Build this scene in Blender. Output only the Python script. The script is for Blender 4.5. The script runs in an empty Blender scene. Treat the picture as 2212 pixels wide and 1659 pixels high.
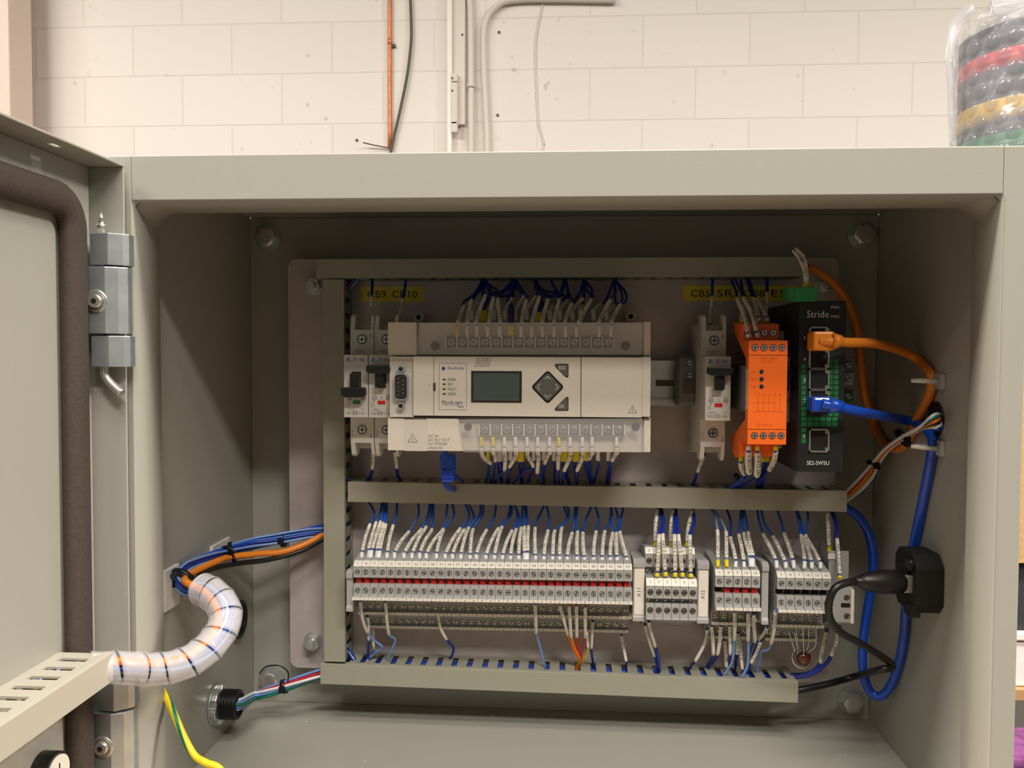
import bpy, math, random
from mathutils import Vector, Matrix
random.seed(7)
SC = bpy.context.scene
COL = SC.collection
S = 0.001          # everything below is laid out in millimetres

# ------------------------------------------------------------------ camera
CAM = Vector((7.3249, -468.2206, 91.7108))
R_ = Vector((0.99796223, 0.0636652, 0.00425694))
U_ = Vector((-0.00656474, 0.03608393, 0.9993272))
F_ = Vector((-0.06346875, 0.99731875, -0.03642834))
FPX = 1798.26
cd = bpy.data.cameras.new('camera'); cam = bpy.data.objects.new('camera', cd); COL.objects.link(cam)
m3 = Matrix((R_, U_, -F_)).transposed()
cam.matrix_world = Matrix.Translation(CAM * S) @ m3.to_4x4()
cd.sensor_width = 36; cd.lens = FPX / 2212 * 36; cd.clip_start = 0.01; cd.clip_end = 60
SC.camera = cam
SC.view_settings.view_transform = 'Standard'; SC.view_settings.look = 'None'
SC.view_settings.gamma = 1; SC.view_settings.use_curve_mapping = False
SC.view_settings.exposure = 0.06

# ------------------------------------------------------------------ world and lights
w = bpy.data.worlds.new('room_air'); SC.world = w; w.use_nodes = True
w.node_tree.nodes['Background'].inputs[0].default_value = (0.80, 0.86, 1.0, 1)
w.node_tree.nodes['Background'].inputs[1].default_value = 0.1

def area(name, loc, sx, sy, power, col=(1, .93, .84), rot=(0, 0, 0)):
    l = bpy.data.lights.new(name, 'AREA'); l.shape = 'RECTANGLE'; l.size = sx; l.size_y = sy
    l.energy = power; l.color = col
    o = bpy.data.objects.new(name, l); COL.objects.link(o); o.location = loc; o.rotation_euler = rot
    return o
LAMPS = [(1.15, -2.4), (-1.4, -2.4), (0.0, -1.75), (0.2, -1.15), (1.9, -0.45), (-2.1, -0.5), (3.4, -0.3), (-3.4, -0.3), (-2.3, 1.2), (0.1, 1.2)]  # middle pair and outermost side pair are fill lamps added to match brightness
POWER = [90, 15, 44, 25, 52, 142, 205, 27, 27, 8]
for (lx, ly), pw in zip(LAMPS, POWER):
    area('ceiling_or_fill_light', (lx, ly, 2.37), 1.2, 0.3, pw)

# ------------------------------------------------------------------ pixel rays to real places
def ray(u, v): return F_ + R_ * ((u - 1106) / FPX) + U_ * ((829.5 - v) / FPX)
def at(u, v, Y):
    d = ray(u, v); return CAM + d * ((Y - CAM.y) / d.y)
def atx(u, v, X):
    d = ray(u, v); return CAM + d * ((X - CAM.x) / d.x)
def atz(u, v, Z):
    d = ray(u, v); return CAM + d * ((Z - CAM.z) / d.z)

# ------------------------------------------------------------------ materials
def lin(c): return tuple(((x / 255) / 12.92 if x <= 10 else ((x / 255 + .055) / 1.055) ** 2.4) for x in c)
MATS = {}
def mat(name, rgb, rough=.5, metal=0, alpha=1, noise=.04, nscale=180, bump=0, bscale=900, coat=0, trans=0, spec=.5):
    m = bpy.data.materials.new(name); m.use_nodes = True
    nt = m.node_tree; b = nt.nodes['Principled BSDF']; c = lin(rgb)
    b.inputs['Roughness'].default_value = rough; b.inputs['Metallic'].default_value = metal
    b.inputs['Alpha'].default_value = alpha; b.inputs['Coat Weight'].default_value = coat
    b.inputs['Transmission Weight'].default_value = trans
    b.inputs['Specular IOR Level'].default_value = spec
    tc = nt.nodes.new('ShaderNodeTexCoord')
    n = nt.nodes.new('ShaderNodeTexNoise'); n.inputs['Scale'].default_value = nscale
    nt.links.new(tc.outputs['Object'], n.inputs['Vector'])
    r = nt.nodes.new('ShaderNodeValToRGB'); nt.links.new(n.outputs[0], r.inputs[0])
    r.color_ramp.elements[0].position = .3; r.color_ramp.elements[1].position = .7
    r.color_ramp.elements[0].color = tuple(x * (1 - noise) for x in c) + (1,)
    r.color_ramp.elements[1].color = tuple(min(1, x * (1 + noise)) for x in c) + (1,)
    nt.links.new(r.outputs[0], b.inputs['Base Color'])
    if bump:
        n2 = nt.nodes.new('ShaderNodeTexNoise'); n2.inputs['Scale'].default_value = bscale
        nt.links.new(tc.outputs['Object'], n2.inputs['Vector'])
        bp = nt.nodes.new('ShaderNodeBump'); bp.inputs['Strength'].default_value = bump; bp.inputs['Distance'].default_value = .0005
        nt.links.new(n2.outputs[0], bp.inputs['Height']); nt.links.new(bp.outputs[0], b.inputs['Normal'])
    MATS[name] = m
    return m
mat('grey_enamel', (164, 162, 152), .36, noise=.008, bump=.06, bscale=700)
mat('galvanised_plate', (184, 173, 170), .5, metal=.12, noise=.05, nscale=90)
mat('duct_grey', (154, 151, 136), .55, noise=.01)
mat('duct_beige', (186, 181, 166), .5, noise=.012)
mat('zinc', (188, 196, 198), .34, metal=.75, noise=.08, nscale=120)
mat('bright_zinc', (214, 212, 206), .24, metal=.8)
mat('foam_rubber', (66, 55, 49), .8, noise=.15, nscale=500, bump=.3)
mat('terminal_grey', (168, 167, 165), .5, noise=.012)
mat('terminal_dark', (118, 118, 118), .55)
mat('marker_white', (232, 226, 214), .45)
mat('ferrule_white', (228, 229, 230), .35)
mat('ferrule_yellow', (226, 208, 20), .4)
mat('black_plastic', (13, 13, 13), .4)
mat('black_matt', (14, 13, 12), .8)
mat('black_rubber', (26, 23, 22), .42)
mat('ink', (25, 25, 28), .6)
mat('ink_grey', (120, 115, 108), .6)
mat('ink_blue', (22, 62, 150), .5)
mat('breaker_white', (200, 196, 188), .45, noise=.012)
mat('plc_beige', (212, 204, 190), .5, noise=.012)
mat('plc_light', (204, 197, 188), .5, noise=.012)
mat('seam', (70, 64, 56), .7)
mat('cover_clear', (216, 213, 211), .3, alpha=.18, noise=.01)
mat('lcd', (74, 86, 80), .12, coat=.5)
mat('lcd_frame', (46, 42, 40), .35)
mat('key_grey', (92, 90, 86), .45)
mat('white_print', (225, 224, 218), .5)
mat('relay_orange', (255, 112, 30), .42, noise=.02)
mat('relay_orange_print', (196, 82, 24), .5)
mat('relay_dark', (120, 34, 16), .6)
mat('red_lens', (222, 24, 14), .15, coat=.6)
mat('red_flag', (196, 24, 26), .4)
mat('green_flag', (20, 110, 78), .4)
mat('plug_green', (44, 140, 78), .45)
mat('switch_black', (24, 26, 24), .45)
mat('panel_green', (10, 112, 52), .5)
mat('jack_metal', (190, 186, 174), .3, metal=.8)
mat('wire_navy', (20, 48, 150), .35)
mat('wire_blue', (30, 84, 176), .35)
mat('wire_light_blue', (112, 146, 206), .38)
mat('wire_white', (225, 225, 228), .4)
mat('cord_blue', (18, 74, 190), .32, coat=.2)
mat('cord_orange', (222, 128, 30), .4)
mat('cord_black', (20, 18, 18), .4)
mat('wire_orange', (238, 122, 14), .4)
mat('wire_red', (190, 24, 34), .4)
mat('wire_yellow', (224, 196, 30), .4)
mat('wire_green', (12, 112, 84), .4)
mat('label_yellow', (226, 206, 50), .5, noise=.05)
mat('mount_white', (218, 216, 208), .45)
mat('copper', (214, 132, 84), .4, metal=.25, noise=.18, nscale=30)
mat('conduit_paint', (222, 214, 202), .45)
mat('conduit_bright', (250, 248, 238), .2)
mat('cable_grey', (92, 84, 76), .6)
mat('wall_column', (228, 208, 196), .6)
mat('spiral_plastic', (240, 238, 244), .3, alpha=.27, noise=.005)
mat('bubble_film', (214, 214, 220), .2, alpha=.36, noise=.01, coat=.6)
mat('bubble_dome', (160, 164, 174), .12, alpha=.30, noise=.01, coat=.8)
mat('tower_black', (72, 76, 84), .4)
mat('tower_red', (236, 22, 36), .3)
mat('tower_yellow', (240, 196, 6), .3)
mat('tower_green', (8, 140, 84), .3)
mat('cardboard', (196, 160, 108), .8, noise=.1)
mat('wood', (170, 134, 88), .6, noise=.15, nscale=25)
mat('case_white', (232, 224, 220), .5)
mat('case_dark', (52, 52, 58), .6)
mat('purple_cloth', (120, 62, 116), .9, noise=.4, nscale=90, bump=.8, bscale=160)
mat('floor_concrete', (70, 67, 64), .6, noise=.12, nscale=4)
mat('ceiling_white', (170, 168, 164), .8)
mat('room_wall_paint', (78, 76, 74), .8)
mat('resistor_brown', (92, 38, 14), .25, coat=.7)
mat('lead_steel', (226, 220, 208), .18, metal=1)
mat('lint', (240, 238, 230), .8)
# painted concrete block for the far wall
def block_wall():
    m = bpy.data.materials.new('painted_block'); m.use_nodes = True; nt = m.node_tree
    b = nt.nodes['Principled BSDF']; b.inputs['Roughness'].default_value = .6
    tc = nt.nodes.new('ShaderNodeTexCoord'); mp = nt.nodes.new('ShaderNodeMapping')
    mp.inputs['Rotation'].default_value = (math.radians(90), 0, 0)
    geo = nt.nodes.new('ShaderNodeNewGeometry')
    sep = nt.nodes.new('ShaderNodeSeparateXYZ'); cmb = nt.nodes.new('ShaderNodeCombineXYZ')
    nt.links.new(geo.outputs['Position'], sep.inputs[0])
    ax = nt.nodes.new('ShaderNodeMath'); ax.inputs[1].default_value = 1.740 + .408 * 20
    az = nt.nodes.new('ShaderNodeMath'); az.inputs[1].default_value = -1.402 + .2 * 20
    nt.links.new(sep.outputs[0], ax.inputs[0]); nt.links.new(sep.outputs[2], az.inputs[0])
    nt.links.new(ax.outputs[0], cmb.inputs[0]); nt.links.new(az.outputs[0], cmb.inputs[1])
    br = nt.nodes.new('ShaderNodeTexBrick'); br.inputs['Scale'].default_value = 1
    br.inputs['Brick Width'].default_value = .408; br.inputs['Row Height'].default_value = .2
    br.inputs['Mortar Size'].default_value = .004; br.inputs['Mortar Smooth'].default_value = .6
    br.offset = .5
    a, c2, mo = lin((236, 229, 221)), lin((233, 226, 217)), lin((224, 217, 208))
    br.inputs['Color1'].default_value = a + (1,); br.inputs['Color2'].default_value = c2 + (1,); br.inputs['Mortar'].default_value = mo + (1,)
    nt.links.new(cmb.outputs[0], br.inputs['Vector'])
    pit = nt.nodes.new('ShaderNodeTexNoise'); pit.inputs['Scale'].default_value = 22; pit.inputs['Detail'].default_value = 6
    nt.links.new(geo.outputs['Position'], pit.inputs['Vector'])
    pr = nt.nodes.new('ShaderNodeValToRGB'); pr.color_ramp.elements[0].position = .25; pr.color_ramp.elements[1].position = .32
    pr.color_ramp.elements[0].color = (.74, .72, .7, 1); pr.color_ramp.elements[1].color = (1, 1, 1, 1)
    nt.links.new(pit.outputs[0], pr.inputs[0])
    mx = nt.nodes.new('ShaderNodeMix'); mx.data_type = 'RGBA'; mx.blend_type = 'MULTIPLY'; mx.inputs[0].default_value = 1
    nt.links.new(br.outputs['Color'], mx.inputs[6]); nt.links.new(pr.outputs[0], mx.inputs[7])
    nt.links.new(mx.outputs[2], b.inputs['Base Color'])
    bp = nt.nodes.new('ShaderNodeBump'); bp.inputs['Strength'].default_value = .35; bp.inputs['Distance'].default_value = .003
    inv = nt.nodes.new('ShaderNodeMath'); inv.operation = 'SUBTRACT'; inv.inputs[0].default_value = 1
    nt.links.new(br.outputs['Fac'], inv.inputs[1]); nt.links.new(inv.outputs[0], bp.inputs['Height'])
    nt.links.new(bp.outputs[0], b.inputs['Normal'])
    MATS['painted_block'] = m
block_wall()

# ------------------------------------------------------------------ mesh builder
TXT = {}
def glyphs(s):
    if s in TXT: return TXT[s]
    c = bpy.data.curves.new('t', 'FONT'); c.body = s; c.resolution_u = 2
    o = bpy.data.objects.new('t', c); me = o.to_mesh()
    vs = [(v.co.x, v.co.y) for v in me.vertices]; fs = [tuple(p.vertices) for p in me.polygons]
    o.to_mesh_clear(); bpy.data.objects.remove(o); bpy.data.curves.remove(c)
    x0 = min(v[0] for v in vs); x1 = max(v[0] for v in vs); y0 = min(v[1] for v in vs); y1 = max(v[1] for v in vs)
    vs = [((v[0] - x0), (v[1] - y0)) for v in vs]
    TXT[s] = (vs, fs, x1 - x0, y1 - y0); return TXT[s]

def nat(t, h):
    g_ = glyphs(t); return h * g_[2] / g_[3]
def smooth_path(p, n=6):
    p = [Vector(q) for q in p]
    if len(p) < 3: 
        return [p[0].lerp(p[-1], i / n) for i in range(n + 1)]
    out = []
    for i in range(len(p) - 1):
        a = p[i - 1] if i else p[0] * 2 - p[1]; b = p[i]; c = p[i + 1]; d = p[i + 2] if i + 2 < len(p) else p[-1] * 2 - p[-2]
        for k in range(n):
            t = k / n
            out.append(.5 * ((2 * b) + (c - a) * t + (2 * a - 5 * b + 4 * c - d) * t * t + (3 * b - a - 3 * c + d) * t ** 3))
    out.append(p[-1]); return out

def frames(p):
    T = []
    for i in range(len(p)):
        t = (p[min(i + 1, len(p) - 1)] - p[max(i - 1, 0)])
        T.append(t.normalized() if t.length > 1e-9 else Vector((0, 0, 1)))
    n = Vector((0, -1, 0)); n = (n - T[0] * n.dot(T[0]))
    if n.length < .05: n = Vector((1, 0, 0)) - T[0] * T[0].x
    n.normalize(); N = [n]
    for i in range(1, len(p)):
        n = N[-1] - T[i] * N[-1].dot(T[i]); n.normalize(); N.append(n)
    return T, N, [t.cross(n) for t, n in zip(T, N)]

class M:
    def __init__(s): s.v = []; s.f = []; s.m = []; s.s = []; s.mats = []
    def mi(s, m):
        if m not in s.mats: s.mats.append(m)
        return s.mats.index(m)
    def add(s, vs, fs, m, sm=False):
        b = len(s.v); s.v += [tuple(v) for v in vs]; k = s.mi(m)
        for f in fs: s.f.append(tuple(i + b for i in f)); s.m.append(k); s.s.append(sm)
        return s
    def box(s, x0, x1, y0, y1, z0, z1, m):
        x0, x1 = sorted((x0, x1)); y0, y1 = sorted((y0, y1)); z0, z1 = sorted((z0, z1))
        return s.add([(x0, y0, z0), (x1, y0, z0), (x1, y1, z0), (x0, y1, z0), (x0, y0, z1), (x1, y0, z1), (x1, y1, z1), (x0, y1, z1)],
                     [(0, 3, 2, 1), (4, 5, 6, 7), (0, 1, 5, 4), (1, 2, 6, 5), (2, 3, 7, 6), (3, 0, 4, 7)], m)
    def pbox(s, u0, v0, u1, v1, Y, y1, m):      # a box whose front face, at depth Y, spans two picture corners
        a = at(u0, v0, Y); b = at(u1, v1, Y); return s.box(a.x, b.x, Y, y1, a.z, b.z, m)
    def prism(s, pts, ax, a, b, m, sm=False):
        n = len(pts)
        def P(p, t): return {'x': (t, p[0], p[1]), 'y': (p[0], t, p[1]), 'z': (p[0], p[1], t)}[ax]
        vs = [P(p, a) for p in pts] + [P(p, b) for p in pts]
        s.add(vs, [tuple(range(n))[::-1], tuple(range(n, 2 * n))], m)
        bse = len(s.v) - 2 * n; k = s.mi(m)
        for i in range(n):
            j = (i + 1) % n; s.f.append((bse + i, bse + j, bse + n + j, bse + n + i)); s.m.append(k); s.s.append(sm)
        return s
    def cyl(s, c, ax, r, h, m, seg=16, r2=None, cap=True, ph=0):
        c = Vector(c); ax = Vector(ax).normalized(); r2 = r if r2 is None else r2
        a = ax.orthogonal().normalized() if abs(ax.z) < .99 else Vector((1, 0, 0)); b = ax.cross(a)
        vs = []
        for k, (rr, t) in enumerate(((r, 0), (r2, h))):
            for i in range(seg):
                q = 2 * math.pi * i / seg + ph; vs.append(c + ax * t + (a * math.cos(q) + b * math.sin(q)) * rr)
        s.add(vs, [(i, (i + 1) % seg, seg + (i + 1) % seg, seg + i) for i in range(seg)], m, seg > 8)
        if cap:
            bse = len(s.v) - 2 * seg; k = s.mi(m)
            s.f += [tuple(bse + i for i in range(seg))[::-1], tuple(bse + seg + i for i in range(seg))]; s.m += [k, k]; s.s += [False, False]
        return s
    def ring(s, c, ax, r1, r0, h, m, seg=20):
        c = Vector(c); ax = Vector(ax).normalized(); a = ax.orthogonal().normalized(); b = ax.cross(a); vs = []
        for i in range(seg):
            q = 2 * math.pi * i / seg; d = a * math.cos(q) + b * math.sin(q)
            vs += [c + d * r1, c + d * r1 + ax * h, c + d * r0 + ax * h, c + d * r0]
        fs = []
        for i in range(seg):
            j = (i + 1) % seg
            for k in range(4): fs.append((4 * i + k, 4 * i + (k + 1) % 4, 4 * j + (k + 1) % 4, 4 * j + k))
        return s.add(vs, fs, m, True)
    def lathe(s, a, b, prof, m, seg=24):
        a = Vector(a); d = Vector(b) - a; ax = d.normalized(); e = ax.orthogonal().normalized(); f = ax.cross(e); vs = []
        for t, r in prof:
            for i in range(seg): q = 2 * math.pi * i / seg; vs.append(a + d * t + (e * math.cos(q) + f * math.sin(q)) * r)
        return s.add(vs, [(i * seg + k, i * seg + (k + 1) % seg, (i + 1) * seg + (k + 1) % seg, (i + 1) * seg + k) for i in range(len(prof) - 1) for k in range(seg)], m, True)
    def ball(s, c, r, m, seg=12, rings=6, sq=(1, 1, 1)):
        c = Vector(c); vs = []; fs = []
        for i in range(rings + 1):
            t = math.pi * i / rings
            for j in range(seg):
                q = 2 * math.pi * j / seg
                vs.append(c + Vector((math.sin(t) * math.cos(q) * sq[0], math.sin(t) * math.sin(q) * sq[1], math.cos(t) * sq[2])) * r)
        for i in range(rings):
            for j in range(seg):
                fs.append((i * seg + j, i * seg + (j + 1) % seg, (i + 1) * seg + (j + 1) % seg, (i + 1) * seg + j))
        return s.add(vs, fs, m, True)
    def tube(s, pts, r, m, seg=8, n=6, flat=None, raw=False, a0=0, r2=None):
        p = [Vector(q) for q in pts] if raw else smooth_path(pts, n)
        T, N, B = frames(p); vs = []; L = len(p)
        for i in range(L):
            rr = r if r2 is None else r + (r2 - r) * i / (L - 1)
            for k in range(seg):
                q = 2 * math.pi * k / seg + a0; fx = rr * (flat or 1)
                vs.append(p[i] + N[i] * math.cos(q) * rr + B[i] * math.sin(q) * fx)
        fs = [(i * seg + k, i * seg + (k + 1) % seg, (i + 1) * seg + (k + 1) % seg, (i + 1) * seg + k) for i in range(L - 1) for k in range(seg)]
        s.add(vs, fs, m, True); bse = len(s.v) - len(vs); k = s.mi(m)
        s.f += [tuple(bse + i for i in range(seg))[::-1], tuple(bse + (L - 1) * seg + i for i in range(seg))]; s.m += [k, k]; s.s += [False, False]
        return s
    def text(s, t, x, z, Y, w, h, m, shear=0, org=None, ex=(1, 0, 0), ez=(0, 0, 1)):
        vs, fs, W, H = glyphs(t); ex = Vector(ex); ez = Vector(ez); o = Vector(org) if org else Vector((x, Y, z))
        return s.add([o + ex * (a / W * w + b / H * h * shear) + ez * (b / H * h) for a, b in vs], fs, m)
    def ptext(s, t, u0, v0, u1, v1, Y, m, shear=0):   # picture box of the lettering on a face at depth Y
        a = at(u0, v1, Y); b = at(u1, v0, Y); return s.text(t, a.x, a.z, Y - .12, b.x - a.x, b.z - a.z, m, shear)
    def wrap(s, t, path, r, m, start=.08, h=None, w=None):   # lettering printed along and around a sleeve
        vs, fs, W, H = glyphs(t); p = path; T, N, B = frames(p)
        L = [0]
        for i in range(1, len(p)): L.append(L[-1] + (p[i] - p[i - 1]).length)
        tot = L[-1]; h = h or r * 1.2; w = w or min(tot * .8, W / H * h * 1.5); out = []
        for a, b in vs:
            d = tot * start + a / W * w; i = 0
            while i < len(L) - 2 and L[i + 1] < d: i += 1
            f = (d - L[i]) / max(1e-6, L[i + 1] - L[i]); c = p[i].lerp(p[i + 1], f)
            n = Vector((0, -1, 0)); n = (n - T[i] * n.dot(T[i])).normalized(); sd = T[i].cross(n)
            out.append(c + n * (r + .07) - sd * ((b / H) - .5) * h)
        return s.add(out, fs, m)
    def build(s, name, parent=None, label=None, cat=None, group=None, kind=None, bev=0, seg=2, solid=0):
        me = bpy.data.meshes.new(name)
        xs = [v[0] for v in s.v]; ys = [v[1] for v in s.v]; zs = [v[2] for v in s.v]
        c = Vector(((min(xs) + max(xs)) / 2, (min(ys) + max(ys)) / 2, min(zs) if parent is None else (min(zs) + max(zs)) / 2))
        me.from_pydata([((v[0] - c.x) * S, (v[1] - c.y) * S, (v[2] - c.z) * S) for v in s.v], [], s.f)
        for k in s.mats: me.materials.append(MATS[k])
        me.polygons.foreach_set('material_index', s.m); me.polygons.foreach_set('use_smooth', s.s); me.update()
        o = bpy.data.objects.new(name, me); COL.objects.link(o)
        base = WL[parent.name] if parent else Vector((0, 0, 0))
        o.location = (c - base) * S; WL[o.name] = c
        if parent: o.parent = parent
        tag(o, label, cat, group, kind)
        if bev:
            b = o.modifiers.new('b', 'BEVEL'); b.width = bev * S; b.segments = seg; b.limit_method = 'ANGLE'; b.angle_limit = math.radians(40)
        if solid:
            q = o.modifiers.new('s', 'SOLIDIFY'); q.thickness = solid * S; q.offset = 0
        return o
WL = {}
def tag(o, label=None, cat=None, group=None, kind=None):
    if label: o['label'] = label
    if cat: o['category'] = cat
    if group: o['group'] = group
    if kind: o['kind'] = kind
def thing(name, loc, label, cat, group=None):
    o = bpy.data.objects.new(name, None); COL.objects.link(o); o.empty_display_size = .01
    loc = Vector(loc); o.location = loc * S; WL[o.name] = loc; tag(o, label, cat, group); return o
def copy_tree(o, parent=None, delta=Vector((0, 0, 0))):
    c = o.copy(); COL.objects.link(c); c.parent = parent
    WL[c.name] = WL[o.name] + delta
    if parent is None: c.location = WL[c.name] * S
    for ch in list(o.children): copy_tree(ch, c, delta)
    return c
ORD = 'first second third fourth fifth sixth seventh eighth ninth tenth eleventh twelfth thirteenth fourteenth fifteenth sixteenth seventeenth'.split()

TENS = ['', '', 'twenty', 'thirty']
def ordw(n):
    if n <= 17: return ORD[n - 1]
    if n < 20: return ('eighteenth', 'nineteenth')[n - 18]
    if n % 10 == 0: return ('twentieth', 'thirtieth')[n // 10 - 2]
    return TENS[n // 10] + '-' + ORD[n % 10 - 1]

# ------------------------------------------------------------------ the room
M().box(-4200, 4200, 2830, 2980, -1100, 2400, 'painted_block').build('wall_back', kind='structure')
M().box(-4350, -4200, -4500, 2980, -1100, 2400, 'room_wall_paint').build('wall_left', kind='structure')
M().box(4200, 4350, -4500, 2980, -1100, 2400, 'room_wall_paint').build('wall_right', kind='structure')
M().box(-4350, 4350, -4650, -4500, -1100, 2400, 'room_wall_paint').build('wall_front', kind='structure')
M().box(-4350, 4350, -4650, 2980, -1150, -1100, 'floor_concrete').build('floor', kind='structure')
M().box(-4350, 4350, -4650, 2980, 2400, 2450, 'ceiling_white').build('ceiling', kind='structure')
WY = 2830
def W(u, v, off=0): return at(u, v, WY - off)
# white column at the left edge, standing off the wall
a = at(-180, 0, 2560); b = at(17, 0, 2560)
M().box(a.x, b.x, 2560, 2700, -1100, 2398, 'wall_column').build('trim_1', kind='structure', bev=6)
# conduits, pipe and cable down the block wall
a = W(838, 0, 30).x; b = W(847, 0, 30).x; t = at(842, 322, WY - 12)
t = thing('copper_pipe', (W(843, 0, 12).x, WY - 12, W(843, 322, 12).z), 'thin copper pipe running down the white block wall beside a dark cable', 'pipe')
M().tube([W(842, -60, 12), W(842, 100, 12), W(842, 320, 12)], 8, 'copper', seg=12).build('pipe', t)
p = W(842, 90, 12); M().cyl(p - Vector((0, 0, 12)), (0, 0, 1), 9.5, 24, 'copper').build('coupling', t)
p = W(845, 98, 12); M().box(p.x - 3, p.x + 16, p.y, WY, p.z - 6, p.z + 6, 'cable_grey').build('clip', t, bev=1)
M().tube([W(884, -60, 14), W(888, 40, 14), W(888, 90, 14), W(880, 160, 14), W(865, 235, 14), W(848, 310, 14), W(841, 350, 14), W(840, 420, 14), W(842, 900, 14), W(842, 1400, 14)], 5.5, 'cable_grey', seg=10).build('hanging_cable', label='dark grey cable curving across to the copper pipe on the block wall', cat='cable')
t = M().tube([W(784, 308, 34), W(810, 314, 20), W(842, 320, 10)], 2.6, 'cable_grey', seg=6).build('wall_wire', label='short stiff dark wire poking left from the foot of the copper pipe', cat='wire')
for (u, v, l) in ((771, 303, 'small dark screw in the block wall left of the copper pipe'), (1078, 70, 'small dark screw in the block wall, upper of two right of the conduits'), (1075, 249, 'small dark screw in the block wall, lower of two right of the conduits')):
    p = W(u, v, 0); M().cyl((p.x, WY - 4, p.z), (0, 1, 0), 5.5, 5, 'cable_grey', seg=10).build('wall_screw', label=l, cat='screw', group='screws in the block wall')
t = thing('strut_channel', (W(985, 0).x, WY, W(985, 330).z), 'white strut channel with a bright front edge and brackets on the block wall', 'channel')
a = W(966, 0, 40); b = W(976, 0, 40); M().box(a.x, b.x, WY - 40, WY - 4, -1090, 2390, 'conduit_bright').build('channel', t, bev=2)
a = W(977, 0, 20); b = W(1005, 0, 20); M().box(a.x, b.x, WY - 22, WY, W(0, 285).z, 2390, 'conduit_paint').build('backing_rail', t, bev=2)
for v0, v1 in ((158, 176), (178, 268), (262, 286)):
    a = W(974, v0, 44); b = W(988, v1, 44); M().box(a.x, b.x, WY - 46, WY - 20, a.z, b.z, 'conduit_paint').build('bracket', t, bev=3)
for (u, v) in ((977, 169), (977, 196), (997, 70), (991, 272)):
    p = W(u, v, 46); M().cyl((p.x, WY - 49 if u < 990 and v > 100 else WY - 25, p.z), (0, 1, 0), 4, 4, 'cable_grey', seg=10).build('bolt', t)
t = M().tube([W(1024, -60, 18), W(1014, -20, 18), W(1017, 30, 18), W(1018, 200, 18), W(1018, 420, 18), W(1018, 1400, 18)], 13, 'conduit_paint', seg=14)
t = t.build('conduit', label='white painted conduit nearest the strut channel on the block wall', cat='conduit', group='painted conduits')
p = W(1018, 190, 18); M().ring((p.x, p.y, p.z), (0, 0, 1), 17, 12, 14, 'conduit_paint').build('strap', t)
M().tube([W(1330, 0, 18), W(1200, -2, 18), W(1110, 0, 18), W(1075, 12, 18), W(1052, 40, 18), W(1045, 75, 18), W(1046, 160, 18), W(1050, 250, 18), W(1053, 420, 18), W(1053, 1400, 18)], 12.5, 'conduit_paint', seg=14).build('conduit', label='white painted conduit bending right at the top of the block wall', cat='conduit', group='painted conduits')
M().tube([W(1176, -30, 3), W(1170, 20, 3), W(1157, 90, 3), W(1158, 170, 3), W(1163, 260, 3), W(1174, 310, 3), W(1172, 360, 3), W(1172, 900, 3)], 4, 'conduit_paint', seg=6).build('painted_wire', label='thin painted over wire wandering down the wall right of conduits', cat='wire')
# ceiling lamps (the fittings around the lights above, added fill lamps included)
for i, (lx, ly) in enumerate(LAMPS):
    t = thing('ceiling_or_fill_lamp', (lx * 1000, ly * 1000, 2380), 'ceiling lamp %s' % ('above the camera, right side', 'above the camera, left side', 'added as fill above the camera, middle, farther row', 'added as fill above the camera, middle, nearer row', 'right of the enclosure, nearer', 'left of the enclosure, nearer', 'added as fill right of the enclosure, near the side wall', 'added as fill left of the enclosure, near the side wall', 'behind the enclosure at the left', 'behind the enclosure in the middle')[i], 'lamp', 'ceiling lamps')
    X, Y = lx * 1000, ly * 1000
    M().box(X - 610, X + 610, Y - 160, Y + 160, 2382, 2400, 'ceiling_white').build('housing', t)

# workbench under the enclosure
t = thing('workbench', (-60, 40, -1100), 'plain wooden workbench carrying the grey enclosure', 'workbench')
M().box(-520, 245, -180, 235, -240, -204.5, 'wood').build('bench_top', t, bev=2)
for x in (-490, 195):
    for y in (-160, 175): M().box(x, x + 50, y, y + 50, -1099.5, -240, 'wood').build('leg', t)

# stack of things at the right, behind the enclosure
def YB(u, v, Y): return at(u, v, Y)
YS = 620
xl = YB(2190, 1200, YS).x - 120; xr = xl + 420
zt = lambda v: YB(2205, v, YS).z
t = thing('side_table', (xl + 200, YS + 200, -1100), 'wooden table edge showing past the right side of the enclosure', 'table')
M().box(xl - 40, xr + 60, YS - 10, YS + 420, zt(1506), zt(1484), 'wood').build('table_top', t)
for x in (xl - 20, xr): 
    for y in (YS + 20, YS + 360): M().box(x, x + 40, y, y + 40, -1099.5, zt(1506), 'wood').build('leg', t)
m = M(); nseg = 16
m.box(xl, xr - 60, YS - 95, YS - 14, zt(1760), zt(1552), 'purple_cloth'); m.build('purple_cloth_roll', label='purple cloth bundle at the lower right corner behind the enclosure', cat='cloth', bev=16, seg=4)
t = thing('white_case', (xl + 200, YS + 200, zt(1484)), 'white case with a ridged lid on the side table', 'case')
M().box(xl, xr, YS, YS + 380, zt(1483.5), zt(1387), 'case_white').build('body', t, bev=2)
M().box(xl - 4, xr + 4, YS - 4, YS + 384, zt(1383), zt(1365), 'case_white').build('lid', t, bev=2)
M().box(xl + 4, xr - 4, YS + 4, YS + 370, zt(1364.5), zt(1215), 'case_dark').build('dark_case', label='dark case stacked on the white case behind the enclosure', cat='case', bev=4)
ztop = at(2205, 700, YS).z
m = M().box(xl + 2, xr - 2, YS - 6, YS + 372, zt(1214), ztop, 'cardboard'); m.box(xl + 190, xl + 240, YS - 6.6, YS - 6, zt(1214), ztop, 'wood')
m.build('cardboard_box', label='tan cardboard box peeking past the right edge of the enclosure', cat='box', bev=2)
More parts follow.
